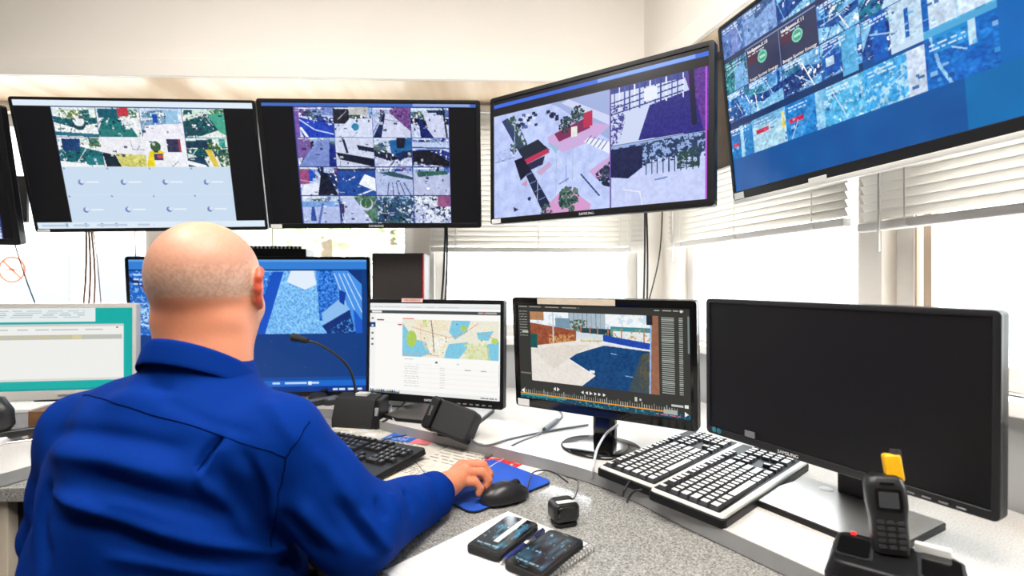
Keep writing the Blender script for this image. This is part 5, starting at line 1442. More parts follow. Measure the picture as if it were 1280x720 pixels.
b = MB(); b.prism([(-.05, .012), (.055, .016), (.06, .026), (.04, .036), (-.03, .034), (-.052, .022)], -.012, .012, 0, Matrix(((1, 0, 0, 0), (0, 0, -1, 0), (0, 1, 0, 0), (0, 0, 0, 1)))); b.build('arm', M['satin'], t, bevel=.004)
b = MB(); b.box(-.05, -.012, .004, -.035, .012, .022); b.build('hinge', M['black'], t, bevel=.001)
p = at_z(-6, 556, RZ)
t = thing('computer_speaker', 'rounded black speaker on a pale base cut off by the left picture edge', 'speaker', (p.x-.05, p.y+.01, RZ), R(10))
b = MB(); b.prism(rrect(.15, .12, .03, 6), 0, .02); b.build('base', M['white'], t, bevel=.004)
b = MB(); b.lathe([(.0, .02), (.055, .022), (.075, .05), (.072, .09), (.05, .125), (.0, .135)], 30, 0, Matrix.Translation((.005, 0, 0)), 1, .5); b.build('cabinet', M['satin'], t, smooth=True)
cable('black cable on the left rear desk leading to the stapler', [at_z(12, 533, rz1), at_z(30, 538, rz1), at_z(46, 543, rz1), at_z(58, 548, rz1)], .0022)
cable('short black cable rising to the teal monitor', [at_z(2, 520, RZ+.02), at_z(8, 512, RZ+.05), at_z(20, 505, RZ+.07)], .0022)

# ------------------------------------------------------------------ cables hanging from the televisions
def hang(label, px0, py0, px1, py1, Y, sway, r, m, n=1):
    a, c = at_y(px0, py0, Y), at_y(px1, py1, Y)
    t = thing('power_cable', label, 'cable', c, 0, 'cables hanging from the televisions')
    for k in range(n):
        o = Vector((.012*k, .006*k, 0))
        pts = [a + o*.4, a.lerp(c, .35) + o + Vector((sway, 0, 0)), a.lerp(c, .7) + o*1.2 + Vector((-sway*.6, 0, 0)), c + o*.5]
        b = MB(); b.tube([p - c for p in curve_pts(pts, 8)], r, 8); b.build('cord', M[m], t, smooth=True)
    return t
hang('pair of brown cables hanging left of the blue desk television', 108, 270, 100, 480, 1.90, .006, .0034, 'cable_brown', 3)
hang('thin brown cable slanting beside the brown pair', 114, 270, 136, 470, 1.95, .004, .0018, 'cable_brown')
hang('thin dark cable hanging above the corner of the blue desk television', 168, 270, 172, 470, 2.03, .002, .002, 'cable_brown')
hang('thin red brown cable hanging just right of the man\'s head', 340, 270, 341, 480, 2.04, .004, .002, 'cable_brown')
hang('thick black cable hanging behind the map monitor', 557, 270, 546, 480, 1.99, .004, .0042, 'cable', 2)
hang('triple black cable hanging left of the corner post', 806, 240, 804, 470, 1.93, .002, .0036, 'cable', 2)
hang('single black cable curving down beside the corner post', 829, 240, 800, 470, 1.97, .016, .0026, 'cable')
hang('thin violet black cable hanging above the teal monitor', 14, 290, 64, 440, 1.95, -.004, .0022, 'cable')

# no smoking sign on the left window
c0 = at_y(15, 337, 2.14)
t = thing('no_smoking_sign', 'faint round red no smoking sign on the left window pane', 'sign', c0, R(1.8))
Tn = Matrix.Rotation(R(90), 4, 'X')
b = MB()
n = 40
vs = []; fs = []
for k in range(n):
    a = 2*PI*k/n
    for (r_, z) in ((.056, 0), (.047, 0), (.056, .0012), (.047, .0012)): vs.append((r_*math.cos(a), r_*math.sin(a), z))
for k in range(n):
    i, j = 4*k, 4*((k+1) % n)
    fs += [(i+2, j+2, j+3, i+3), (i, i+1, j+1, j), (i, j, j+2, i+2), (i+1, i+3, j+3, j+1)]
b.add(vs, fs, 0, Tn); b.box(-.049, -.0045, 0, .049, .0045, .0012, 0, Tn @ Matrix.Rotation(R(-45), 4, 'Z')); b.build('ring', M['gilded'], t)
b = MB(); b.box(-.034, -.005, -.0004, .030, .005, .0006, 0, Tn); b.tube([Tn @ Vector(q) for q in ((.026, .008, 0), (.030, .016, 0), (.026, .024, 0))], .002, 6); b.build('cigarette', film('pale_grey_film', (226, 200, 190)), t)

# ------------------------------------------------------------------ the seated man
class Field:
    """signed distance blends evaluated on arrays of points"""
    def __init__(s): s.ops = []
    def cap(s, a, b, ra, rb, k=.02):
        s.ops.append(('cap', np.array(a, float), np.array(b, float), ra, rb, k)); return s
    def ell(s, c, r, k=.02, ax=None):
        s.ops.append(('ell', np.array(c, float), np.array(r, float), None if ax is None else np.array(ax, float), 0, k)); return s
    def cut(s, c, r, k=.01, ax=None):
        s.ops.append(('cut', np.array(c, float), np.array(r, float), None if ax is None else np.array(ax, float), 0, k)); return s
    def __call__(s, P):
        d = None
        for (t, a, b, c, e, k) in s.ops:
            if t == 'cap':
                ab = b - a; L = ab @ ab + 1e-12
                q = np.clip(((P - a) @ ab)/L, 0, 1)
                v = P - a - q[..., None]*ab
                n = np.sqrt((v*v).sum(-1)) - (c + (e - c)*q)
            else:
                v = P - a
                if c is not None: v = v @ c.T
                k0 = np.sqrt(((v/b)**2).sum(-1)); k1 = np.sqrt(((v/(b*b))**2).sum(-1)) + 1e-9
                n = k0*(k0 - 1)/k1
            if d is None: d = n; continue
            if t == 'cut':
                h = np.clip(.5 - .5*(d + n)/k, 0, 1)
                d = d*(1-h) - n*h + k*h*(1-h)
            else:
                h = np.clip(.5 + .5*(n - d)/k, 0, 1)
                d = n*(1-h) + d*h - k*h*(1-h)
        return d

def axis(lo, hi, coarse, fine=()):
    x = lo; out = [lo]
    while x < hi:
        st = coarse
        for (a, c, f) in fine:
            if a <= x < c: st = min(st, f)
            elif x < a: st = min(st, max(f, (a-x)*.5))
        x += st
        out.append(x)
    return np.array(out)

def skin_over(fld, xs, ys, zs):
    V = np.empty((len(xs), len(ys), len(zs)), np.float32)
    YY, ZZ = np.meshgrid(ys, zs, indexing='ij')
    step = 12
    for i in range(0, len(xs), step):
        xx = xs[i:i+step]
        P = np.empty((len(xx),) + YY.shape + (3,))
        P[..., 0] = xx[:, None, None]; P[..., 1] = YY; P[..., 2] = ZZ
        V[i:i+step] = fld(P)
    S = V < 0
    nx, ny, nz = V.shape
    acc = np.zeros((nx-1, ny-1, nz-1, 3), np.float32); cnt = np.zeros((nx-1, ny-1, nz-1), np.float32)
    G = [xs.astype(np.float32), ys.astype(np.float32), zs.astype(np.float32)]
    for ax in range(3):
        o1, o2 = [a for a in range(3) if a != ax]
        for d1 in (0, 1):
            for d2 in (0, 1):
                sl0 = [None]*3; sl1 = [None]*3
                sl0[ax] = slice(0, -1); sl1[ax] = slice(1, None)
                for o, dd in ((o1, d1), (o2, d2)):
                    s_ = slice(dd, V.shape[o]-1+dd)
                    sl0[o] = s_; sl1[o] = s_
                a = V[tuple(sl0)]; c = V[tuple(sl1)]
                m = (a < 0) != (c < 0)
                I = np.nonzero(m)
                t = a[m]/(a[m]-c[m])
                g = G[ax]
                p = np.zeros((len(t), 3), np.float32)
                p[:, ax] = g[I[ax]]*(1-t) + g[I[ax]+1]*t
                p[:, o1] = G[o1][I[o1]+d1]; p[:, o2] = G[o2][I[o2]+d2]
                acc[I] += p; cnt[I] += 1
    used = cnt > 0
    idx = -np.ones(used.shape, np.int64)
    idx[used] = np.arange(used.sum())
    verts = acc[used]/cnt[used][:, None]
    quads = []
    for ax in range(3):
        o1, o2 = [(1, 2), (2, 0), (0, 1)][ax]
        s0 = [slice(1, -1)]*3; s1 = [slice(1, -1)]*3
        s0[ax] = slice(0, -1); s1[ax] = slice(1, None)
        a = S[tuple(s0)]; c = S[tuple(s1)]
        for (mm, flip) in ((a & ~c, False), (~a & c, True)):
            I = np.nonzero(mm)
            J = [I[q] + (0 if q == ax else 1) for q in range(3)]
            def at(e1, e2):
                K = list(J); K[o1] = J[o1] - e1; K[o2] = J[o2] - e2
                return idx[K[0], K[1], K[2]]
            q = np.stack([at(1, 1), at(0, 1), at(0, 0), at(1, 0)], -1)
            quads.append(q[:, ::-1] if flip else q)
    return verts.astype(float), np.concatenate(quads)

def normals_of(fld, P, e=.003):
    g = np.stack([fld(P + np.eye(3)[i]*e) - fld(P - np.eye(3)[i]*e) for i in range(3)], -1)
    return g/(np.linalg.norm(g, axis=1)[:, None] + 1e-9)

def raw_mesh(name, V, Q, m, parent, cols=None):
    me = bpy.data.meshes.new(name)
    me.vertices.add(len(V)); me.loops.add(4*len(Q)); me.polygons.add(len(Q))
    me.vertices.foreach_set('co', V.astype(np.float32).reshape(-1))
    me.loops.foreach_set('vertex_index', Q.astype(np.int32).reshape(-1))
    me.polygons.foreach_set('loop_start', np.arange(0, 4*len(Q), 4, dtype=np.int32))
    me.polygons.foreach_set('use_smooth', np.ones(len(Q), bool))
    me.update(calc_edges=True)
    if cols is not None:
        at = me.color_attributes.new('Col', 'FLOAT_COLOR', 'POINT')
        c = np.ones((len(V), 4), np.float32); c[:, :3] = cols
        at.data.foreach_set('color', c.reshape(-1))
    me.materials.append(m)
    o = bpy.data.objects.new(name, me)
    COL.objects.link(o)
    if parent is not None: o.parent = parent
    return o

def frame_of(az):           # rows: right, forward, up for someone facing az degrees right of +Y
    a = R(az)
    return np.array([[math.cos(a), -math.sin(a), 0], [math.sin(a), math.cos(a), 0], [0, 0, 1]])
AT = frame_of(14)           # torso
AH = frame_of(-4)          # head
HC = np.array([-.532, .90, 1.212])
def hp_(x, y, z): return HC + np.array([x, y, z]) @ AH

RS, LS = (-.368, .80, .952), (-.728, .885, .945)        # shoulder joints
RE, LE = (-.250, .828, .807), (-.775, .90, .775)         # elbows
RW, LW = (-.156, 1.026, .783), (-.625, 1.125, .785)     # wrists
NB_ = np.array([-.525, .868, 1.05])

def hand(f, wrist, knuckles, fingers, thumb, kk=.008):
    w = np.array(wrist)
    mid = np.mean(np.array(knuckles), 0)
    f.cap(w, w + (mid-w)*.4, .027, .027, .012)
    for kn in knuckles:
        f.cap(w + (np.array(kn)-w)*.25 + np.array((0, 0, -.002)), kn, .017, .0125, .012)
    for chain, r in fingers:
        for i in range(len(chain)-1):
            f.cap(chain[i], chain[i+1], r*(1 - .07*i), r*(1 - .07*(i+1)), .0035)
    for i in range(len(thumb)-1):
        f.cap(thumb[i], thumb[i+1], .0135 - .0015*i, .012 - .0015*i, .005)

def man_body():
    f = Field()
    f.ell((-.555, .835, .88), (.17, .115, .17), .03, AT)
    f.ell((-.56, .84, .70), (.185, .14, .19), .05, AT)
    f.ell((-.565, .81, .53), (.18, .14, .11), .05, AT)
    f.cap((-.52, .862, 1.0), hp_(0, -.012, -.06), .076, .074, .03)          # neck
    f.ell(hp_(0, -.004, .0), (.0805, .099, .098), .02, AH)                      # skull
    f.ell(hp_(0, -.045, .015), (.068, .060, .072), .03, AH)
    f.ell(hp_(0, .03, -.062), (.067, .070, .072), .035, AH)                     # face, jaw
    f.ell(hp_(0, .052, -.118), (.042, .040, .030), .03, AH)                     # chin
    f.ell(hp_(0, -.042, -.070), (.066, .044, .030), .02, AH)                    # nape roll
    f.ell(hp_(.038, .066, -.052), (.026, .024, .026), .02, AH); f.ell(hp_(-.038, .066, -.052), (.026, .024, .026), .02, AH)
    f.ell(hp_(0, .090, .012), (.056, .014, .010), .015, AH)                     # brow
    f.cut(hp_(.031, .105, -.008), (.018, .014, .012), .01, AH); f.cut(hp_(-.031, .105, -.008), (.018, .014, .012), .01, AH)
    f.ell(hp_(.031, .086, -.008), (.013, .012, .012), .003, AH); f.ell(hp_(-.031, .086, -.008), (.013, .012, .012), .003, AH)
    f.cap(hp_(0, .092, .0), hp_(0, .113, -.040), .009, .0125, .012); f.ell(hp_(.012, .104, -.045), (.009, .010, .008), .006, AH); f.ell(hp_(-.012, .104, -.045), (.009, .010, .008), .006, AH)
    f.ell(hp_(0, .094, -.072), (.026, .010, .006), .006, AH); f.ell(hp_(0, .092, -.084), (.023, .010, .007), .005, AH)
    f.cut(hp_(0, .106, -.078), (.022, .008, .0016), .003, AH)
    for sx in (1, -1):                                                          # ears
        pts = [(.0845, .006, -.046), (.0875, -.010, -.036), (.092, -.020, -.016), (.094, -.021, .004), (.0915, -.012, .017), (.087, .001, .015), (.083, .008, .004)]
        for a, c in zip(pts[:-1], pts[1:]): f.cap(hp_(sx*a[0], a[1], a[2]), hp_(sx*c[0], c[1], c[2]), .0046, .0046, .007)
        f.ell(hp_(sx*.0865, -.008, -.014), (.0065, .0155, .030), .008, AH)
        f.ell(hp_(sx*.0845, .004, -.044), (.006, .008, .010), .004, AH)
    # limbs
    for (S_, E_, W_, C_) in ((RS, RE, RW, .17), (LS, LE, LW, .17)):
        c = np.array((-.55, .84, .93))
        f.cap(c + (np.array(S_)-c)*.6, S_, .06, .055, .04)
        f.cap(S_, E_, .052, .044, .03); f.cap(E_, W_, .043, .028, .02)
    kn = [(-.112, 1.138, .803), (-.099, 1.113, .809), (-.098, 1.088, .804), (-.108, 1.065, .793)]
    fin = [([kn[0], (-.078, 1.151, .801), (-.063, 1.147, .785), (-.066, 1.140, .772)], .0108),
           ([kn[1], (-.064, 1.127, .805), (-.050, 1.124, .788), (-.053, 1.118, .774)], .0112),
           ([kn[2], (-.064, 1.103, .799), (-.051, 1.101, .783), (-.055, 1.097, .771)], .0108),
           ([kn[3], (-.078, 1.079, .788), (-.067, 1.079, .774), (-.070, 1.076, .765)], .0096)]
    hand(f, RW, kn, fin, [(-.146, 1.075, .782), (-.135, 1.128, .777), (-.108, 1.158, .769), (-.086, 1.172, .765)])
    kl = [(-.575, 1.20, .775), (-.598, 1.206, .778), (-.62, 1.204, .776), (-.64, 1.195, .770)]
    fl_ = [([q, (q[0]+.004, q[1]+.038, .774), (q[0]+.006, q[1]+.060, .760)], .0096) for q in kl]
    hand(f, (-.622, 1.13, .775), kl, fl_, [(-.60, 1.145, .766), (-.565, 1.17, .760), (-.548, 1.195, .757)])
    # legs
    for (h, kne, an, toe) in (((-.64, .84, .52), (-.66, 1.28, .51), (-.68, 1.24, .09), (-.70, 1.40, .04)), ((-.47, .80, .52), (-.35, 1.22, .51), (-.33, 1.18, .09), (-.30, 1.34, .04))):
        f.cap(h, kne, .085, .060, .04); f.cap(kne, an, .056, .036, .02); f.cap(an, toe, .034, .026, .02)
    return f

def skin_colours(V):
    L = (V - HC) @ AH.T
    c = np.zeros((len(V), 3)) + np.array((216, 158, 126.))
    head = (V[:, 2] > 1.03)
    z = L[:, 2]; y = L[:, 1]
    rs = np.random.RandomState(2)
    # scalp
    top = np.clip((z + .03)/.02, 0, 1)*head
    c = c*(1-top[:, None]) + np.array((198, 146, 122.))*top[:, None]
    # shaved stubble: a band round the back and sides, bare on the crown
    hair = head*np.clip((z + .032)/.010, 0, 1)*np.clip((.026 + .35*np.clip(y + .06, 0, .12) - z)/.028, 0, 1)*np.clip((.045 - y)/.02, 0, 1)
    n = .8 + .25*np.sin(V[:, 0]*61+3)*np.sin(V[:, 2]*53)*np.sin(V[:, 1]*47)
    a = (hair*.62*n)[:, None]
    c = c*(1-a) + np.array((204, 180, 160.))*a
    c += (rs.rand(len(V), 1)-.5)*np.where(hair[:, None] > .1, 26, 8)
    # reddened neck; the ear red stands in for light shining through
    nk = head*np.clip((-.026 - z)/.012, 0, 1)*np.clip((.05 - y)/.05, 0, 1)
    a = (nk*.75)[:, None]
    c = c*(1-a) + np.array((222, 138, 102.))*a
    ear = head*(np.abs(L[:, 0]) > .0855)*(np.abs(z) < .06)
    c = np.where(ear[:, None] > 0, np.array((210, 92, 66.)), c)
    eye = head*(y > .088)*(np.abs(np.abs(L[:, 0])-.031) < .011)*(np.abs(z+.008) < .006)
    c = np.where(eye[:, None] > 0, np.array((236, 232, 226.)), c)
    iris = eye*(np.abs(np.abs(L[:, 0])-.031) < .0045)
    c = np.where(iris[:, None] > 0, np.array((60, 76, 92.)), c)
    lip = head*(y > .085)*(np.abs(L[:, 0]) < .024)*(np.abs(z+.078) < .011)
    c = np.where(lip[:, None] > 0, np.array((192, 108, 96.)), c)
    brow = head*(y > .08)*(np.abs(np.abs(L[:, 0])-.033) < .018)*(np.abs(z-.016) < .005)
    c = np.where(brow[:, None] > 0, np.array((120, 92, 74.)), c)
    hd = (V[:, 1] > 1.03) & (V[:, 2] < .85) & (V[:, 2] > .74)
    c = np.where(hd[:, None], np.array((204, 126, 92.)) + (rs.rand(len(V), 1)-.5)*12, c)
    return srgb(np.clip(c, 0, 255))

man = thing('person', 'bald man in royal blue shirt seated with his back turned', 'person', (-.56, .80, 0))
MO = np.array((-.56, .80, 0))
bf = man_body()
hx = (-.66, -.41, .0038); xs = axis(-.90, .02, .013, (hx, (-.19, -.03, .0034)))
ys = axis(.60, 1.45, .013, ((.77, 1.04, .0038), (1.045, 1.195, .0034)))
zs = axis(.0, 1.33, .013, ((1.02, 1.325, .0038), (.75, .815, .0034)))
V, Q = skin_over(bf, xs, ys, zs)
body = raw_mesh('body', V - MO, Q, M['skin'], man, skin_colours(V))

def shirt_field():
    f = Field()
    f.ell((-.552, .842, .885), (.205, .145, .175), .03, AT)
    f.ell((-.562, .845, .72), (.224, .176, .20), .06, AT)
    f.ell((-.575, .825, .56), (.226, .172, .15), .06, AT)
    f.cap(NB_ + np.array((0, -.012, -.045)), NB_ + np.array((0, 0, -.006)), .092, .080, .03)
    for S_ in (RS, LS):
        f.cap(NB_ + np.array((0, -.005, -.045)), np.array(S_) + np.array((0, 0, .004)), .072, .064, .035)
    f.cap(RS, RE, .072, .070, .03); f.cap(RE, RW, .066, .0425, .022)
    f.cap(LS, LE, .071, .066, .03); f.cap(LE, LW, .062, .042, .022)
    return f
sf = shirt_field()

def on_shirt(px, py, t0=.45, t1=1.3):
    d = np.array(((px-640)/F, 1.0, -(py-HORIZON)/F)); o = np.array((0, 0, EYE))
    t = t0
    for _ in range(200):
        v = float(sf((o + d*t)[None])[0])
        if v < .0004: return o + d*t
        t += max(v*.75, .0006)
        if t > t1: return None
    return o + d*t

def fold(V, N, pix, width, amp, taper=True):
    pts = [on_shirt(*p) for p in pix]
    pts = [Vector(p) for p in pts if p is not None]
    if len(pts) < 2: return
    pl = curve_pts(pts, 6)
    A = np.array([tuple(p) for p in pl])
    best = np.full(len(V), 1e9); tt = np.zeros(len(V))
    for i in range(len(A)-1):
        ab = A[i+1]-A[i]; L = ab @ ab + 1e-12
        q = np.clip(((V-A[i]) @ ab)/L, 0, 1)
        d = np.linalg.norm(V - A[i] - q[:, None]*ab, axis=1)
        m = d < best
        best[m] = d[m]; tt[m] = (i + q[m])/(len(A)-1)
    w = np.exp(-(best/width)**2)
    if taper: w *= np.clip(np.minimum(tt, 1-tt)*5 + .12, 0, 1)
    V += N*(w*amp)[:, None]

xs = axis(-.95, -.085, .0052); ys = axis(.60, 1.20, .0052); zs = axis(.40, 1.12, .0052)
V, Q = skin_over(sf, xs, ys, zs)
N = normals_of(sf, V, .008)
FOLDS = [
    # ridge then the valley that shades below it
    ([(30, 611), (62, 613), (110, 632), (200, 662), (300, 684), (350, 690)], .009, .011), ([(40, 634), (110, 655), (200, 684), (300, 702)], .010, -.012),
    ([(62, 562), (110, 572), (180, 586), (240, 600)], .014, .008), ([(90, 590), (150, 606), (240, 636), (300, 655)], .016, -.010), ([(60, 540), (110, 540), (180, 552), (240, 566)], .013, -.006),
    ([(120, 620), (200, 640), (280, 668)], .014, .007),
    ([(278, 546), (262, 566), (247, 590)], .006, -.008), ([(286, 552), (270, 574), (252, 596), (260, 620)], .007, .006),
    ([(252, 600), (290, 640), (330, 690)], .010, .005), ([(300, 560), (322, 600), (332, 650)], .010, -.006), ([(318, 575), (340, 620), (342, 660)], .008, .005),
    ([(355, 640), (378, 668), (398, 690)], .008, -.012), ([(370, 625), (400, 660), (430, 690)], .010, .008), ([(335, 690), (355, 684), (375, 694)], .008, .008), ([(350, 700), (368, 702), (372, 715)], .006, -.010),
    ([(395, 560), (420, 600), (445, 640)], .012, .005), ([(420, 620), (445, 660), (470, 690)], .010, -.008), ([(450, 640), (470, 668), (490, 690)], .007, .006),
    ([(470, 622), (482, 650), (505, 684)], .006, -.010), ([(486, 618), (500, 645), (520, 678)], .006, .009), ([(505, 612), (515, 640), (532, 668)], .006, -.009), ([(522, 606), (532, 630), (545, 655)], .005, .007), ([(538, 604), (546, 626), (556, 646)], .004, -.004),
    ([(150, 470), (180, 480), (215, 490)], .010, -.004), ([(120, 500), (170, 500), (230, 520), (300, 545)], .02, .004),
    ([(60, 600), (50, 650), (60, 715)], .014, -.008), ([(130, 690), (220, 705), (300, 719)], .012, .007),
    ([(200, 500), (240, 520), (320, 545)], .010, -.003), ([(330, 500), (355, 530), (375, 560)], .012, .004)]
for (pix, wd_, am) in FOLDS: fold(V, N, pix, wd_, am*1.35)
# a lazy wave through the cloth
V += N*((.0016*np.sin(V[:, 0]*55 + V[:, 2]*38) + .0014*np.sin(V[:, 2]*70 - V[:, 1]*46))[:, None])
shirt = raw_mesh('shirt', V - MO, Q, M['shirt'], man)
shirt['label'] = 'royal blue long sleeved shirt'
sm = shirt.modifiers.new('soften', 'SMOOTH'); sm.factor = .5; sm.iterations = 2

def seam(name, pix, r=.0009):
    pts = [on_shirt(*p) for p in pix]
    pts = [p for p in pts if p is not None]
    n = normals_of(sf, np.array(pts), .006)
    # follow the folded cloth: nearest displaced vertex offset
    A = [Vector(p) for p in pts]
    dense = curve_pts(A, 10)
    D = np.array([tuple(p) for p in dense])
    out = []
    for p in D:
        i = np.argsort(((V-p)**2).sum(1))[:6]
        out.append(V[i].mean(0) + N[i].mean(0)*.0003)
    k = np.array(out)
    k[1:-1] = (k[:-2] + k[1:-1]*2 + k[2:])/4
    b = MB(); b.tube([Vector(p - MO) for p in k], r, 6)
    return b.build(name, M['seam'], shirt, smooth=True)
seam('yoke_seam', [(106, 494), (150, 506), (200, 521), (270, 543), (330, 563), (358, 572)])
seam('armhole_seam', [(386, 528), (372, 548), (360, 568), (352, 600), (345, 640), (339, 690)])
seam('pleat_edge', [(278, 546), (262, 566), (248, 588)], .0008)

# collar: a folded band round the neck
def collar():
    n = 64; prof = 9
    vs = []; fs = []
    c0 = np.array([-.523, .872])
    for k in range(n+1):
        a = -PI + 2*PI*k/n*.985 + .024           # 0 = back of the neck, +-PI = front opening
        s_ = (1-math.cos(a))/2
        zt = 1.118 - .094*s_
        rx, ry = .0775, .079
        flare = .010 + .010*s_
        lh = .036 + .012*s_
        pr = [(-.002, -.050), (-.002, -.004), (.0, .0), (.003, .0022), (.007, .0), (.0075+flare*.5, -lh*.55), (.0085+flare, -lh), (.0050+flare, -lh-.001), (.004, -.012)]
        for (dr, dz) in pr:
            lx = math.sin(a)*(rx+dr); ly = -math.cos(a)*(ry+dr)
            w = np.array([lx, ly, 0]) @ AT
            vs.append((c0[0]+w[0]-MO[0], c0[1]+w[1]-MO[1], zt+dz))
    for k in range(n):
        for j in range(prof):
            j2 = (j+1) % prof
            fs.append((k*prof+j, k*prof+j2, (k+1)*prof+j2, (k+1)*prof+j))
    fs.append(list(range(prof))); fs.append([n*prof+j for j in range(prof)][::-1])
    b = MB(); b.add(vs, fs)
    o = b.build('collar', M['shirt'], shirt, smooth=True)
    sd = o.modifiers.new('smooth', 'SUBSURF'); sd.levels = 1; sd.render_levels = 1
    return o
collar()
# cuff
d = Vector(RW) - Vector(RE); d.normalize()
b = MB()
q0 = Vector(RW) - Vector(MO)
b.tube([q0 - d*.055, q0 - d*.050, q0 - d*.005, q0 + d*.006, q0 + d*.007, q0 - d*.02], [.042, .0465, .0455, .0445, .0395, .037], 26)
b.build('cuff', M['shirt'], shirt, smooth=True)

# trousers and shoes below the frame
tf = Field()
tf.ell((-.562, .815, .535), (.205, .160, .115), .05, AT)
for (h, kne, an) in (((-.64, .84, .52), (-.66, 1.28, .51), (-.68, 1.24, .10)), ((-.47, .80, .52), (-.35, 1.22, .51), (-.33, 1.18, .10))):
    tf.cap(h, kne, .105, .076, .04); tf.cap(kne, an, .072, .060, .03)
V2, Q2 = skin_over(tf, axis(-.9, -.2, .011), axis(.58, 1.42, .011), axis(.02, .68, .011))
raw_mesh('trousers', V2 - MO, Q2, M['trousers'], man)
for (an, toe) in (((-.68, 1.23, .045), (-.70, 1.42, .035)), ((-.33, 1.17, .045), (-.30, 1.36, .035))):
    s_ = Field(); s_.cap(an, toe, .046, .038, .02); s_.cap(an, (an[0], an[1], .10), .045, .045, .02)
    s_.cut((an[0], an[1]+.1, -.30), (.4, .5, .30), .004)
    V3, Q3 = skin_over(s_, axis(an[0]-.1, an[0]+.12, .008), axis(an[1]-.09, an[1]+.28, .008), axis(-.02, .17, .008))
    raw_mesh('shoe', V3 - MO, Q3, M['shoe'], man)

# swivel chair under him
t = thing('office_chair', 'charcoal office chair under the seated man, mostly hidden by him', 'chair', (-.565, .79, 0), R(-14))
b = MB(); b.prism(rrect(.48, .46, .08, 6), .345, .405); b.build('seat', M['chair'], t, bevel=.02, seg=3)
b = MB(); b.prism(rrect(.40, .05, .02, 4, cy=-.245), .56, .74); b.build('backrest', M['chair'], t, bevel=.012, seg=3)
b = MB(); b.tube([(0, -.15, .34), (0, -.26, .36), (0, -.285, .45), (0, -.275, .65)], .018, 10); b.build('back_support', M['black'], t, smooth=True)
b = MB(); b.lathe([(.028, .07), (.028, .20), (.02, .20), (.02, .345)], 20); b.build('gas_lift', M['black'], t, smooth=False)
for k in range(5):
    a = 2*PI*k/5 + .3
    b = MB(); b.tube([(0, 0, .095), (math.cos(a)*.29, math.sin(a)*.29, .07)], [.024, .015], 8); lg = b.build('leg', M['black'], t, smooth=True)
    b = MB(); b.lathe([(.026, -.014), (.03, -.01), (.03, .01), (.026, .014)], 18, 0, Matrix.Translation((math.cos(a)*.29, math.sin(a)*.29, .03)) @ Matrix.Rotation(a, 4, 'Z') @ Matrix.Rotation(R(90), 4, 'X')); b.tube([(math.cos(a)*.29, math.sin(a)*.29, .03), (math.cos(a)*.29, math.sin(a)*.29, .07)], .006, 8); b.build('caster', M['rubber'], lg, smooth=True)

# ------------------------------------------------------------------ outside the windows
b = MB(); b.box(-60, 2.9, -.3, 60, 70, -.12); b.box(2.8, -40, -.3, 60, 2.9, -.12)
o = b.build('ground_outside', M['asphalt']); struct(o)
def building(label, x, y, w, d, h, rz, rows, cols):
    t = thing('outside_building', label, 'building', (x, y, -.12), R(rz), 'buildings across the yard')
    b = MB(); b.box(-w/2, -d/2, 0, w/2, d/2, h); b.build('wall', M['render'], t)
    b = MB(); b.box(-w/2-.2, -d/2-.2, h, w/2+.2, d/2+.2, h+.25); b.build('roof', M['roofing'], t)
    for i in range(rows):
        for j in range(cols):
            xc = -w/2 + w*(j+.5)/cols; z = .9 + (h-.9)*i/rows
            f = MB(); f.box(xc-.55, -d/2-.05, z, xc+.55, -d/2+.02, z+1.3); f = f.build('window', M['dimglass'], t)
    return t
building('pale building seen faintly through the left window', -13, 17, 9, 6, 7.5, 6, 2, 5)
building('low pale building seen faintly through the right window', 22, 6, 8, 7, 5, -62, 1, 5)
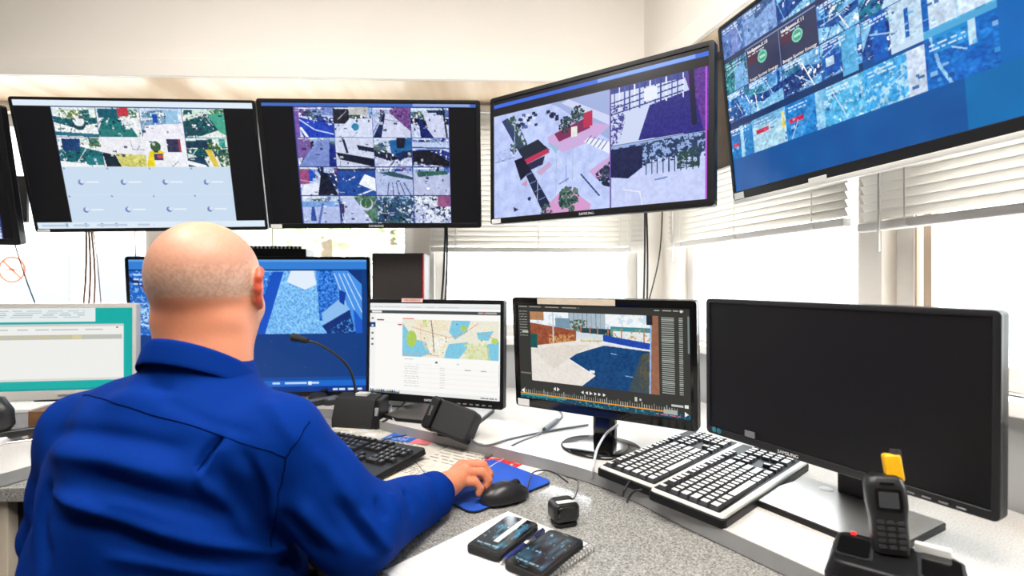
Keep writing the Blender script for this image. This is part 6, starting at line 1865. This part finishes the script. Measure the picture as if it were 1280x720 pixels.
def tree(label, x, y, h, r, seed):
    rs = np.random.RandomState(seed)
    t = thing('outside_tree', label, 'tree', (x, y, -.12), 0, 'trees in the yard')
    b = MB(); b.tube([(0, 0, 0), (.05, 0, h*.4), (0, .05, h*.75)], [.16, .12, .05], 8); b.build('trunk', M['bark'], t, smooth=True)
    b = MB()
    for k in range(420):
        v = rs.normal(size=3); v /= np.linalg.norm(v); v *= rs.rand()**.4
        c = Vector((v[0]*r, v[1]*r, h*.66 + v[2]*r*1.05))
        s_ = r*rs.uniform(.09, .17)
        Tq = Matrix.Translation(c) @ Matrix.Rotation(rs.rand()*6, 4, 'X') @ Matrix.Rotation(rs.rand()*6, 4, 'Y')
        b.add([(-s_, 0, 0), (0, -s_*.5, .02), (s_, 0, 0), (0, s_*.5, .03)], [(0, 1, 2, 3)], 0, Tq)
    b.build('crown', M['leaf'], t)
tree('leafy tree seen faintly through the window above the blue television', -3.3, 9.0, 4.2, 1.5, 1)
tree('leafy tree seen faintly behind the dark box with the red edge', -2.95, 12.6, 4.6, 1.7, 2)
tree('leafy tree seen faintly through the right hand window', 11, 7.5, 4.2, 1.8, 3)

# ------------------------------------------------------------------ daylight
w = bpy.data.worlds.new('sky')
scene.world = w
w.use_nodes = True
nt = w.node_tree
bg = nt.nodes['Background']
tc = nt.nodes.new('ShaderNodeTexCoord'); sp_ = nt.nodes.new('ShaderNodeSeparateXYZ'); rp_ = nt.nodes.new('ShaderNodeValToRGB')
rp_.color_ramp.elements[0].position = 0.0; rp_.color_ramp.elements[0].color = (.95, .96, .98, 1)
rp_.color_ramp.elements[1].position = .6; rp_.color_ramp.elements[1].color = (.86, .93, 1.0, 1)
nt.links.new(tc.outputs['Generated'], sp_.inputs[0]); nt.links.new(sp_.outputs['Z'], rp_.inputs[0]); nt.links.new(rp_.outputs[0], bg.inputs['Color'])
bg.inputs['Strength'].default_value = 10.0

vs_ = scene.view_settings
scene.display_settings.display_device = 'sRGB'
vs_.view_transform = 'Standard'
vs_.look = 'None'
vs_.exposure = 0.0
vs_.gamma = 1.0
vs_.use_curve_mapping = False
scene.cycles.max_bounces = 8
scene.cycles.transparent_max_bounces = 12
scene.cycles.sample_clamp_indirect = 6.0
scene.cycles.use_denoising = True
